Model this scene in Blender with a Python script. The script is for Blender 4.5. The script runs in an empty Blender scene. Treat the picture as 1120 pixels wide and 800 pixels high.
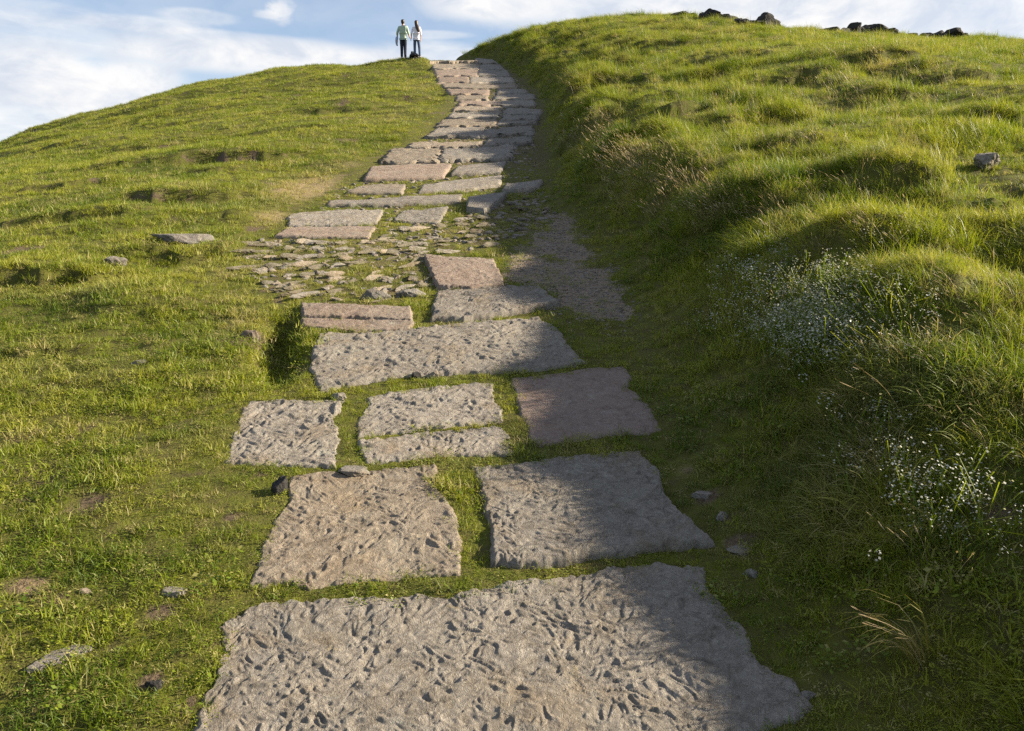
import bpy, bmesh, math, random
import numpy as np
from mathutils import Vector, Matrix
random.seed(7); RNG = np.random.default_rng(11)
scene = bpy.context.scene
COL = scene.collection
rad = math.radians

# ------------------------------------------------------------------ camera
PITCH = rad(9.4); F = 879.0; CAMZ = 1.63
cam_d = bpy.data.cameras.new('camera'); cam = bpy.data.objects.new('camera', cam_d); COL.objects.link(cam)
cam.location = (0, 0, CAMZ); cam.rotation_euler = (rad(90) - PITCH, 0, 0)
cam_d.sensor_width = 36; cam_d.lens = F / 1120 * 36; cam_d.clip_start = 0.05; cam_d.clip_end = 6000
scene.camera = cam
def ray(px, py):
    a = (px - 560) / F; b = (400 - py) / F
    d = np.array([a, math.cos(PITCH) + b * math.sin(PITCH), -math.sin(PITCH) + b * math.cos(PITCH)])
    return d / d[1]

# ------------------------------------------------------------------ noise
def _h(ix, iy, seed):
    n = (ix.astype(np.int64) * 374761393 + iy.astype(np.int64) * 668265263 + seed * 974711) & 0xffffffff
    n = ((n ^ (n >> 13)) * 1274126177) & 0xffffffff
    return ((n ^ (n >> 16)) & 0xffff) / 65535.0
def perlin(x, y, seed=0):
    x = np.asarray(x, float); y = np.asarray(y, float)
    x0 = np.floor(x); y0 = np.floor(y); fx = x - x0; fy = y - y0
    def g(ix, iy, dx, dy):
        a = _h(ix, iy, seed) * 6.2831853
        return np.cos(a) * dx + np.sin(a) * dy
    u = fx * fx * fx * (fx * (fx * 6 - 15) + 10); v = fy * fy * fy * (fy * (fy * 6 - 15) + 10)
    a = g(x0, y0, fx, fy); b = g(x0 + 1, y0, fx - 1, fy); c = g(x0, y0 + 1, fx, fy - 1); d = g(x0 + 1, y0 + 1, fx - 1, fy - 1)
    return ((a * (1 - u) + b * u) * (1 - v) + (c * (1 - u) + d * u) * v) * 1.5
def fbm(x, y, seed=0, o=4, gain=.5):
    s = 0; a = 1; f = 1
    for k in range(o):
        s = s + a * perlin(x * f, y * f, seed + k * 17); a *= gain; f *= 2.03
    return s
def ss(x, a, b):
    t = np.clip((np.asarray(x, float) - a) / (b - a), 0, 1); return t * t * (3 - 2 * t)

# ------------------------------------------------------------------ terrain
_sy = np.array([-1500, -60, -25, 8, 12, 16, 22, 28, 34, 36.3, 38.3, 40.5, 60, 120, 300, 400, 6000])
_ss = np.array([0, 0, .2126, .2126, .225, .245, .252, .275, .285, .262, .17, .05, -.10, -.2, -.05, 0, 0])
_Y = np.concatenate([np.linspace(-1500, -60, 200), np.linspace(-59.9, 120, 6000), np.linspace(120.5, 6000, 3000)])
_S = np.interp(_Y, _sy, _ss)
_Z = np.concatenate([[0], np.cumsum((_S[1:] + _S[:-1]) / 2 * np.diff(_Y))]); _Z -= np.interp(0, _Y, _Z)
def P(y): return np.interp(y, _Y, _Z)
def unproj_P(px, py):
    d = ray(px, py); ys = np.linspace(.8, 45, 4000)
    f = CAMZ + d[2] * ys - P(ys); i = np.argmax(f < 0)
    if not (f < 0).any(): i = np.argmin(f)
    return d[0] * ys[i], ys[i]
_rows = [(800, 215, 890), (615, 262, 772), (500, 250, 720), (400, 338, 690), (300, 300, 672), (250, 298, 625), (200, 372, 600),
         (150, 462, 590), (120, 490, 592), (100, 492, 583), (80, 478, 560), (66, 474, 535)]
_l = [unproj_P(r[1], r[0]) for r in _rows]; _r = [unproj_P(r[2], r[0]) for r in _rows]
_ly = np.array([p[1] for p in _l] + [40, 46]); _lx = np.array([p[0] for p in _l] + [_l[-1][0] - .3, _l[-1][0] - 3])
_ry = np.array([p[1] for p in _r] + [40, 46]); _rx = np.array([p[0] for p in _r] + [-2.3, -4.5])
def XL(y): return np.interp(y, _ly, _lx)
def XR(y): return np.interp(y, _ry, _rx)
def base(x, y):
    x = np.asarray(x, float); y = np.asarray(y, float)
    ul = XL(y) - x
    u = x - XR(y) - ss(y, 3.5, 7) * .28 * perlin(y * .9 / (1 + .03 * y), x * .15, 5)
    L = np.maximum(ul, 0); Lc = np.minimum(L, 26)
    z = P(y) - .0098 * Lc ** 2 - .33 * np.maximum(L - 26, 0) * np.exp(-np.maximum(L - 26, 0) / 60)
    far = ss(y, 4, 16)
    R = np.maximum(u, 0)
    wb = 1.25 - .40 * ss(y, 6, 11); z = z + (.52 + .10 * ss(y, 3.0, 4.6) - .17 * ss(y, 7, 11)) * (.7 * ss(u, 0, wb) + .3 * np.clip(u / wb, 0, 1))
    z = z + .40 * ss(y, 18, 34) * ss(u, .6, 3.5) * (1 - ss(u, 5, 12)) + (.25 + .9 * far) * (.24 * ss(R, 0, 1.7) + .76 * (ss(R, -1.5, 7.5) - float(ss(0.0, -1.5, 7.5)))) - .055 * np.maximum(R - 7, 0) * np.exp(-np.maximum(R - 7, 0) / 80)
    # tussocky crest of the bank
    m = ss(u, .3, .9) * (1 - ss(u, 2.0, 3.6))
    z = z + m * (.09 + .10 * ss(y, 9, 18)) * fbm(x * 1.5, y * 1.1, 21, 3)
    return z
def unproj_many(px, py, fn=None, off=0.0):
    fn = fn or H
    px = np.asarray(px, float); py = np.asarray(py, float); ys = np.exp(np.linspace(math.log(.8), math.log(60), 700))
    b = (400 - py) / F; dy = math.cos(PITCH) + b * math.sin(PITCH); dx = (px - 560) / F / dy; dz = (-math.sin(PITCH) + b * math.cos(PITCH)) / dy
    f = CAMZ + dz[:, None] * ys - fn(dx[:, None] * ys, np.repeat(ys[None], len(px), 0)) - off
    k = f < 0; hit = k.any(1); i = np.where(hit, np.argmax(k, 1), np.argmin(f, 1)); j = np.maximum(i - 1, 0); n = np.arange(len(px))
    den = f[n, j] - f[n, i]; t = np.where(hit & (i > 0), f[n, j] / np.where(den == 0, 1, den), 1.0)
    y = ys[j] + np.clip(t, 0, 1) * (ys[i] - ys[j]); return dx * y, y
def unproj(px, py, fn=None, off=0.0):
    x, y = unproj_many([px], [py], fn, off); return float(x[0]), float(y[0])
# eroded lips / terracettes: px, py (foot of the step), half width px, height m, soil 0..1, decay m
_LIPS = [(255, 176, 78, .20, .8, 2.0), (195, 226, 80, .20, .7, 1.4), (190, 284, 62, .13, .1, .9), (45, 312, 75, .16, .1, 1.0),
         (442, 110, 32, .16, .7, 2.0), (395, 92, 22, .12, .3, 2.0), (60, 208, 60, .10, .1, 1.5), (120, 186, 40, .10, .2, 1.5),
         (20, 250, 40, .10, .1, 1.2), (310, 148, 50, .13, .4, 1.6), (150, 162, 40, .13, .3, 1.6), (95, 245, 50, .13, .3, 1.2), (270, 246, 36, .10, .4, 1.0), (365, 122, 36, .13, .4, 2), (150, 345, 60, .07, .3, .6), (50, 390, 50, .06, .3, .5), (230, 190, 30, .1, .4, 1.2), (340, 98, 30, .10, .2, 2), (200, 135, 40, .10, .1, 2), (285, 108, 40, .1, .2, 2), (60, 165, 40, .1, .1, 2),
         (1000, 212, 55, .28, 0, 1.6), (790, 250, 40, .20, 0, 1.1), (742, 215, 45, .24, 0, 1.3), (880, 134, 22, .18, 0, 1.6),
         (955, 78, 50, .20, 0, 3), (1045, 88, 50, .17, 0, 3), (975, 112, 30, .2, 0, 2), (745, 128, 40, .22, 0, 2), (734, 56, 40, .2, 0, 3),
         (800, 70, 45, .22, 0, 3), (640, 102, 42, .30, 0, 2), (632, 152, 48, .30, 0, 1.6), (1045, 325, 52, .12, .45, .8), (1090, 140, 40, .2, 0, 2),
         (880, 300, 40, .16, 0, .9), (960, 265, 40, .14, 0, .9), (860, 95, 40, .2, 0, 2.5), (1090, 240, 40, .2, 0, 1), (690, 60, 30, .2, 0, 2.5)]
LIPS = []
for px, py, w, h, so, L in _LIPS:
    x0, y0 = unproj(px, py, base); LIPS.append((x0, y0, w * y0 / F, h * ((.85 if y0 > 10 else .65) if px > 560 else .8), so, L))
PIT = unproj(305, 378, base); PITW = (.14, .50)
def lips(x, y):
    x = np.asarray(x, float); y = np.asarray(y, float); shp = np.broadcast(x, y).shape
    xf = np.broadcast_to(x, shp).ravel(); yf = np.broadcast_to(y, shp).ravel(); z = np.zeros(xf.shape); soil = np.zeros(xf.shape)
    for i, (x0, y0, w, h, so, L) in enumerate(LIPS):
        q = np.nonzero((np.abs(xf - x0) < 1.7 * w) & (yf > y0 - 2.5) & (yf < y0 + 6 * L))[0]
        if not len(q): continue
        X = xf[q]; Y = yf[q]
        yy = y0 + .30 * w * fbm((X - x0) / w * 1.4 + i * 9.1, 0 * X + i, 33, 3) + .12 * ((X - x0) / w) ** 2 * w
        k = np.exp(-((X - x0) / w) ** 4); s = .07 + .004 * y0
        up = ss(Y, yy - s * .2, yy + s)
        z[q] += h * k * up * np.exp(-np.maximum(Y - yy, 0) / L) - .25 * h * k * np.exp(-((Y - yy + .1) / .25) ** 2)
        if so > 0: soil[q] = np.maximum(soil[q], (so * .75) * np.exp(-((X - x0) / (w * .9)) ** 4) * np.exp(-((Y - yy - s * .45) / (s * .8)) ** 2) * (.5 + .9 * ss(perlin(X * 3 + i, Y * 5, 12), -.2, .4)))
    return z.reshape(shp), soil.reshape(shp)
def pathmask(x, y):   # 1 away from the path, 0 on it
    return np.maximum(ss(XL(y) - x, 0, .5), ss(x - XR(y), 0, .35))
def H(x, y):
    x = np.asarray(x, float); y = np.asarray(y, float)
    m = pathmask(x, y); right = ss(x - XR(y), .2, 1.5)
    z = base(x, y) + lips(x, y)[0] * m
    hm = fbm(x * .33, y * .40, 3, 3)
    z = z + m * (.085 + .02 * right) * hm * ss(y, 2, 9)
    hum = fbm(x * .9, y * 1.3, 41, 3); z = z + m * (.026 + .018 * right + .030 * right * ss(y, 12, 24)) * np.where(hum > 0, hum, hum * .6)
    z = z + m * (1 - right) * .20 * ss(y, 14, 26) * fbm(x * .22 + 3, y * .3, 55, 3)
    z = z + (.006 + .008 * m) * fbm(x * 6, y * 6, 8, 2) * (y < 12)
    px, py = PIT; q = ((x - px + .22 * (y - py)) / PITW[0]) ** 2 + ((y - py) / PITW[1]) ** 2
    z = z - .17 * np.exp(-q ** 2)
    return z

# ------------------------------------------------------------------ object helpers
def tag(o, label=None, cat=None, group=None, kind=None):
    if label: o['label'] = label
    if cat: o['category'] = cat
    if group: o['group'] = group
    if kind: o['kind'] = kind
    return o
def mesh_np(name, V, quads=None, tris=None, smooth=True):
    me = bpy.data.meshes.new(name)
    V = np.asarray(V, np.float32); nq = 0 if quads is None else len(quads); nt = 0 if tris is None else len(tris)
    me.vertices.add(len(V)); me.vertices.foreach_set('co', V.ravel())
    loops = np.concatenate([np.asarray(a, np.int32).ravel() for a in (quads, tris) if a is not None and len(a)])
    me.loops.add(len(loops)); me.loops.foreach_set('vertex_index', loops)
    me.polygons.add(nq + nt)
    st = np.concatenate([np.arange(nq) * 4, nq * 4 + np.arange(nt) * 3]).astype(np.int32)
    me.polygons.foreach_set('loop_start', st)
    me.polygons.foreach_set('loop_total', np.concatenate([np.full(nq, 4), np.full(nt, 3)]).astype(np.int32))
    me.polygons.foreach_set('use_smooth', np.full(nq + nt, smooth, bool))
    me.update(calc_edges=True); me.validate()
    return me
def link(name, me, m=None, parent=None, loc=None):
    o = bpy.data.objects.new(name, me)
    if m is not None and len(me.materials) == 0: me.materials.append(m)
    COL.objects.link(o)
    if parent: o.parent = parent
    if loc is not None: o.location = loc
    return o
def fattr(me, name, a, dom='POINT'):
    at = me.attributes.new(name, 'FLOAT', dom); at.data.foreach_set('value', np.asarray(a, np.float32).ravel())
def grid_quads(n, m):
    i = np.arange(n - 1)[:, None] * m + np.arange(m - 1)[None, :]
    return np.stack([i, i + 1, i + m + 1, i + m], -1).reshape(-1, 4)

# ------------------------------------------------------------------ materials
class NT:
    def __init__(s, tree): s.t = tree; tree.nodes.clear()
    def n(s, ty, **kw):
        nd = s.t.nodes.new(ty)
        for k, v in kw.items():
            if k.startswith('i_'): nd.inputs[int(k[2:]) if k[2:].isdigit() else k[2:].replace('_', ' ')].default_value = v
            else: setattr(nd, k, v)
        return nd
    def l(s, a, b): s.t.links.new(a, b); return s
    def math(s, op, a, b=None, c=None, clamp=False):
        nd = s.n('ShaderNodeMath', operation=op, use_clamp=clamp)
        for i, v in enumerate((a, b, c)):
            if v is None: continue
            if isinstance(v, (int, float)): nd.inputs[i].default_value = v
            else: s.l(v, nd.inputs[i])
        return nd.outputs[0]
    def mix(s, f, a, b, bt='MIX'):
        nd = s.n('ShaderNodeMix', data_type='RGBA', blend_type=bt)
        for i, v in ((0, f), (6, a), (7, b)):
            if isinstance(v, (int, float)): nd.inputs[i].default_value = v
            elif isinstance(v, tuple): nd.inputs[i].default_value = v if len(v) == 4 else v + (1,)
            else: s.l(v, nd.inputs[i])
        return nd.outputs[2]
    def noise(s, vec, scale, detail=4, rough=.55, dist=0):
        nd = s.n('ShaderNodeTexNoise'); nd.inputs['Scale'].default_value = scale; nd.inputs['Detail'].default_value = detail
        nd.inputs['Roughness'].default_value = rough; nd.inputs['Distortion'].default_value = dist
        if vec is not None: s.l(vec, nd.inputs['Vector'])
        return nd.outputs[0]
    def ramp(s, f, *stops):
        nd = s.n('ShaderNodeValToRGB'); e = nd.color_ramp.elements
        while len(e) < len(stops): e.new(.5)
        for k, (p, c) in enumerate(stops):
            e[k].position = p; e[k].color = (c, c, c, 1) if isinstance(c, (int, float)) else (tuple(c) + (1,))[:4]
        s.l(f, nd.inputs[0]); return nd.outputs[0]
    def attr(s, name, ty='GEOMETRY'): return s.n('ShaderNodeAttribute', attribute_name=name, attribute_type=ty)
def new_mat(name):
    m = bpy.data.materials.new(name); m.use_nodes = True; return m, NT(m.node_tree)
def finish(t, shader):
    o = t.n('ShaderNodeOutputMaterial'); t.l(shader, o.inputs[0])

def stone_mat(name, c1, c2, c3, bump=.7, lichen=.5):
    m, t = new_mat(name)
    geo = t.n('ShaderNodeNewGeometry'); tc = geo.outputs['Position']
    oi = t.n('ShaderNodeObjectInfo')
    n1 = t.noise(tc, 3.2, 6, .6, .6); n2 = t.noise(tc, 22, 6, .7, 1.0); n3 = t.noise(tc, 120, 4, .7); n6 = t.noise(tc, 42, 5, .62, 2.2)
    c = t.mix(t.ramp(n1, (.38, 0), (.62, 1)), c1, c2)
    c = t.mix(t.math('MULTIPLY', t.ramp(n2, (.44, 0), (.64, 1)), .8), c, c3)
    c = t.mix(t.math('MULTIPLY', t.ramp(n2, (.32, 1), (.44, 0)), .75), c, tuple(v * .38 for v in c1))
    c = t.mix(t.math('MULTIPLY', t.ramp(t.math('ABSOLUTE', t.math('SUBTRACT', n6, .5)), (.0, 1), (.045, 0)), .5), c, tuple(v * .45 for v in c1))
    n7 = t.noise(tc, 1.7, 5, .6, 1.2); c = t.mix(t.math('MULTIPLY', t.ramp(n7, (.45, 0), (.62, 1)), .56 * lichen), c, (.215, .20, .165)); c = t.mix(t.math('MULTIPLY', t.ramp(t.noise(tc, 2.6, 6, .65, 1.5), (.52, 0), (.66, 1)), .8 * lichen), c, (.20, .145, .085))
    # lichen: pale grey and ochre blotches
    n4 = t.noise(tc, 9, 7, .72, .3)
    c = t.mix(t.math('MULTIPLY', t.ramp(n4, (.60, 0), (.68, 1)), lichen), c, (.34, .335, .28))
    n5 = t.noise(tc, 14, 6, .7, .4)
    c = t.mix(t.math('MULTIPLY', t.ramp(n5, (.64, 0), (.70, 1)), .7 * lichen), c, (.26, .20, .08))
    v = t.math('MULTIPLY_ADD', oi.outputs['Random'], .24, .88)
    sp = t.math('MULTIPLY_ADD', n3, .3, .85)
    hs = t.n('ShaderNodeHueSaturation'); t.l(t.math('MULTIPLY', v, sp), hs.inputs['Value']); t.l(c, hs.inputs['Color'])
    b = t.n('ShaderNodeBsdfPrincipled'); b.inputs['Roughness'].default_value = .88; b.inputs['Specular IOR Level'].default_value = .25
    t.l(hs.outputs[0], b.inputs['Base Color'])
    bp = t.n('ShaderNodeBump'); bp.inputs['Strength'].default_value = bump; bp.inputs['Distance'].default_value = .02
    t.l(t.math('ADD', t.math('ADD', t.math('MULTIPLY', n2, .6), t.math('MULTIPLY', n3, .3)), t.math('MULTIPLY', t.math('ABSOLUTE', t.math('SUBTRACT', n6, .5)), 1.6)), bp.inputs['Height']); t.l(bp.outputs[0], b.inputs['Normal'])
    finish(t, b.outputs[0]); return m
M = {}
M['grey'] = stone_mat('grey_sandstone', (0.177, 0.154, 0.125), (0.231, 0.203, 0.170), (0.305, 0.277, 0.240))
M['tan'] = stone_mat('tan_sandstone', (.178, .142, .104), (.228, .185, .138), (.30, .255, .20))
M['pink'] = stone_mat('pink_sandstone', (.182, .132, .102), (.232, .175, .138), (.285, .23, .185))
M['purple'] = stone_mat('purple_sandstone', (.168, .120, .098), (.205, .150, .122), (.245, .195, .165), .5, .35)
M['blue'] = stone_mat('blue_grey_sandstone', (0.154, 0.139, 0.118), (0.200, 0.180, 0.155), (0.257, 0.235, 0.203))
M['dark'] = stone_mat('dark_gritstone', (.018, .017, .016), (.028, .026, .024), (.05, .047, .044), lichen=.06)
M['cobble'] = stone_mat('mossy_cobble', (.085, .075, .05), (.125, .108, .075), (.19, .165, .12))
M['field'] = stone_mat('field_stone', (.15, .135, .12), (.20, .18, .155), (.28, .25, .22))

def leaf_mat(name, ramp_cols, dry, trans=.38, inst=True):
    m, t = new_mat(name)
    a = t.attr('tint', 'INSTANCER' if inst else 'GEOMETRY'); d = t.attr('dry', 'INSTANCER' if inst else 'GEOMETRY'); b = t.attr('blade')
    f = t.math('ADD', a.outputs['Fac'], t.math('MULTIPLY_ADD', b.outputs['Fac'], .5, -.25))
    c = t.ramp(f, *ramp_cols)
    df = t.math('ADD', d.outputs['Fac'], t.math('MULTIPLY', t.math('GREATER_THAN', b.outputs['Fac'], .86), .55), clamp=True)
    c = t.mix(df, c, dry)
    p = t.n('ShaderNodeBsdfPrincipled'); p.inputs['Roughness'].default_value = .5; p.inputs['Specular IOR Level'].default_value = .3
    t.l(c, p.inputs['Base Color'])
    tr = t.n('ShaderNodeBsdfTranslucent'); t.l(t.mix(.6, c, (1.25, 1.2, .5), 'MULTIPLY'), tr.inputs['Color'])
    mx = t.n('ShaderNodeMixShader'); mx.inputs[0].default_value = trans
    t.l(p.outputs[0], mx.inputs[1]); t.l(tr.outputs[0], mx.inputs[2]); finish(t, mx.outputs[0]); return m
M['grass'] = leaf_mat('grass_blade', ((0, (.068, .116, .009)), (.5, (.165, .212, .014)), (1, (.285, .292, .032))), (.36, .30, .14), .42)
M['straw'] = leaf_mat('straw_blade', ((0, (.27, .20, .10)), (1, (.40, .31, .18))), (.42, .34, .24), .3)
M['seed'] = leaf_mat('seed_head', ((0, (.44, .34, .25)), (1, (.60, .50, .39))), (.62, .54, .42), .35)
M['petal'] = leaf_mat('white_petal', ((0, (.34, .34, .29)), (1, (.52, .52, .46))), (.5, .46, .36), .25)
def plain(name, c, rough=.8, var=.25, scale=30):
    m, t = new_mat(name); geo = t.n('ShaderNodeTexCoord')
    n = t.noise(geo.outputs['Object'], scale, 4)
    b = t.n('ShaderNodeBsdfPrincipled'); b.inputs['Roughness'].default_value = rough
    t.l(t.mix(t.ramp(n, (.3, 0), (.7, 1)), tuple(v * (1 - var) for v in c), tuple(min(1, v * (1 + var)) for v in c)), b.inputs['Base Color'])
    finish(t, b.outputs[0]); return m

def ground_mat():
    m, t = new_mat('hill_turf'); geo = t.n('ShaderNodeNewGeometry'); tc = geo.outputs['Position']
    n1 = t.noise(tc, 1.3, 6, .6); n2 = t.noise(tc, 12, 6, .7); n3 = t.noise(tc, 60, 5, .7); n4 = t.noise(tc, .25, 4, .6)
    g = t.mix(t.ramp(n1, (.35, 0), (.65, 1)), (.075, .092, .012), (.115, .122, .018))
    g = t.mix(t.ramp(n2, (.35, 0), (.7, 1)), g, (.085, .07, .03))
    so = t.mix(t.ramp(n3, (.3, 0), (.7, 1)), (.05, .035, .022), (.16, .12, .08))
    s = t.attr('soil'); d = t.attr('dry')
    sm = t.math('ADD', s.outputs['Fac'], t.math('MULTIPLY_ADD', n2, .5, -.25), clamp=True)
    c = t.mix(t.ramp(sm, (.3, 0), (.55, 1)), g, so)
    c = t.mix(t.math('MULTIPLY', t.ramp(t.math('ADD', d.outputs['Fac'], t.math('MULTIPLY_ADD', n3, .5, -.25)), (.35, 0), (.65, 1)), .85), c, (.25, .19, .105))
    gr = t.attr('gravel')
    gc = t.mix(t.ramp(n3, (.35, 0), (.6, 1)), (.14, .108, .076), (.27, .215, .155))
    c = t.mix(t.ramp(t.math('ADD', gr.outputs['Fac'], t.math('MULTIPLY_ADD', n2, .6, -.3)), (.4, 0), (.6, 1)), c, gc)
    b = t.n('ShaderNodeBsdfPrincipled'); b.inputs['Roughness'].default_value = .95; b.inputs['Specular IOR Level'].default_value = .1
    t.l(c, b.inputs['Base Color'])
    bp = t.n('ShaderNodeBump'); bp.inputs['Strength'].default_value = .7; bp.inputs['Distance'].default_value = .03
    t.l(t.math('ADD', n2, n3), bp.inputs['Height']); t.l(bp.outputs[0], b.inputs['Normal'])
    finish(t, b.outputs[0]); return m
M['ground'] = ground_mat()

# ------------------------------------------------------------------ ground masks
GRAVEL = [unproj(*p) for p in [(608, 232), (628, 236), (634, 275), (668, 305), (690, 345), (676, 356), (625, 345), (600, 318), (556, 312), (552, 285), (590, 262)]]
SPOTS = [(812, 592, 26, 9, .9), (772, 545, 18, 10, .8), (752, 515, 12, 8, .6), (800, 565, 16, 6, .5),
         (1095, 560, 22, 14, .8), (30, 640, 32, 16, .7), (180, 668, 22, 12, .8), (165, 745, 20, 14, .8), (60, 660, 20, 10, .7), (205, 770, 10, 14, .9), (30, 545, 26, 10, .5),
         (95, 470, 34, 6, .5), (130, 415, 26, 6, .5), (255, 565, 20, 8, .6), (285, 520, 14, 6, .5), (15, 480, 26, 8, .5), (205, 520, 20, 5, .4), (240, 640, 18, 6, .5)]
DRYS = [(335, 205, 36, 22, .9), (300, 238, 30, 14, .6), (262, 350, 14, 16, .5), (258, 400, 18, 14, .4), (35, 640, 34, 12, .6), (20, 480, 30, 8, .6), (350, 300, 90, 34, .35), (60, 655, 40, 6, .6),
        (100, 465, 50, 6, .4), (300, 170, 50, 8, .4), (800, 590, 40, 14, .4), (750, 515, 26, 18, .5), (215, 480, 40, 16, .3), (420, 270, 60, 20, .4), (465, 95, 15, 10, .4), (250, 300, 26, 10, .5), (380, 180, 30, 8, .5), (430, 130, 26, 8, .4), (230, 430, 18, 10, .4), (120, 560, 40, 10, .35), (250, 600, 20, 8, .4)]
def _blob(lst):
    out = []
    for px, py, a, b, s in lst:
        x, y = unproj(px, py); x2, y2 = unproj(px, py + b); out.append((x, y, a * y / F, max(abs(y - y2), .04), s))
    return out
SPOTS = _blob(SPOTS); DRYS = _blob(DRYS)
def in_poly(x, y, poly):
    c = np.zeros(np.shape(x), bool); n = len(poly)
    for i in range(n):
        x1, y1 = poly[i]; x2, y2 = poly[(i + 1) % n]
        if y1 == y2: continue
        k = ((y1 > y) != (y2 > y)) & (x < (x2 - x1) * (y - y1) / (y2 - y1) + x1); c ^= k
    return c
def _pin(x, y):
    s = 0
    for k in range(6): s = s + in_poly(x + .10 * math.cos(k * 1.05), y + .2 * math.sin(k * 1.05), GRAVEL)
    return s / 5.0
def masks(x, y):
    so = lips(x, y)[1] * pathmask(x, y)
    j = perlin(x * 5, y * 5, 77) * .5
    for bx, by, a, b, s in SPOTS: so = np.maximum(so, s * np.exp(-(((x - bx) / a) ** 2 + ((y - by) / b) ** 2) * (1 + j)))
    so = np.maximum(so, .55 * ss(fbm(x * 1.1, y * 1.1, 91, 4), .42, .8) * (x < XL(y)))
    d = 0 * x
    for bx, by, a, b, s in DRYS: d = np.maximum(d, s * np.exp(-(((x - bx) / a) ** 2 + ((y - by) / b) ** 2) * (1 + j)))
    xj = x + .12 * perlin(x * 3, y * 3, 5); yj = y + .25 * perlin(x * 3, y * 3, 6)
    so = np.maximum(so, .42 * (1 - pathmask(x, y)) * ss(y, 8, 13) * (y < 45) * ss(x - XL(y), .2, .6)); so = np.maximum(so, .30 * (1 - pathmask(x, y)) * ss(y, 5, 6.3))
    if 'PATCH' in globals(): so = np.maximum(so, .34 * in_poly(x + .1 * j, y + .1 * j, PATCH) * (1 + j)); d = np.maximum(d, .30 * in_poly(x, y, PATCH))
    return so, d, np.maximum(np.minimum(_pin(xj, yj), 1) * (.85 + .5 * fbm(x * 2.2, y * 2.2, 14, 3)), 0)

# ------------------------------------------------------------------ the hill
def build_ground():
    ys = [-1400, -700, -350, -180, -100, -60, -35, -20, -12, -7, -4, -2.2, -1, -.2, .4]
    y = .7
    while y < 46: ys.append(y); y += .008 + .0095 * abs(y)
    while y < 5000: ys.append(y); y *= 1.06
    ys = np.array(ys)
    u = np.linspace(-1, 1, 601); U = .82 * u
    ext = np.array([1.0, 1.25, 1.7, 2.6, 4.5, 9, 20, 60, 200, 700]); U = np.concatenate([-(.82 * ext[::-1]) - .01, U, .82 * ext + .01])
    Wd = np.maximum(ys, 1.2) + 1.3; Wd = np.where(ys > 60, 61.3, Wd); Wd = np.where(ys < -2, 3.0, Wd)
    Yg = np.repeat(ys[:, None], len(U), 1); Xg = U[None, :] * Wd[:, None] * np.where(np.abs(U) > 100, 8, 1)[None, :]
    Zg = H(Xg, Yg) - .04 * on_stone(Xg.ravel(), Yg.ravel(), .03).reshape(Xg.shape)     # slabs are bedded into the soil
    V = np.stack([Xg, Yg, Zg], -1).reshape(-1, 3)
    me = mesh_np('hill', V, grid_quads(len(ys), len(U)))
    so, d, g = masks(Xg.ravel(), Yg.ravel())
    near = (Yg.ravel() < 60) & (np.abs(Xg.ravel()) < 60)
    fattr(me, 'soil', so * near); fattr(me, 'dry', d * near); fattr(me, 'gravel', g * near)
    o = link('hill', me, M['ground']); tag(o, 'grassy hillside rising to the crest under the stone path', 'hillside', kind='structure')
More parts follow.
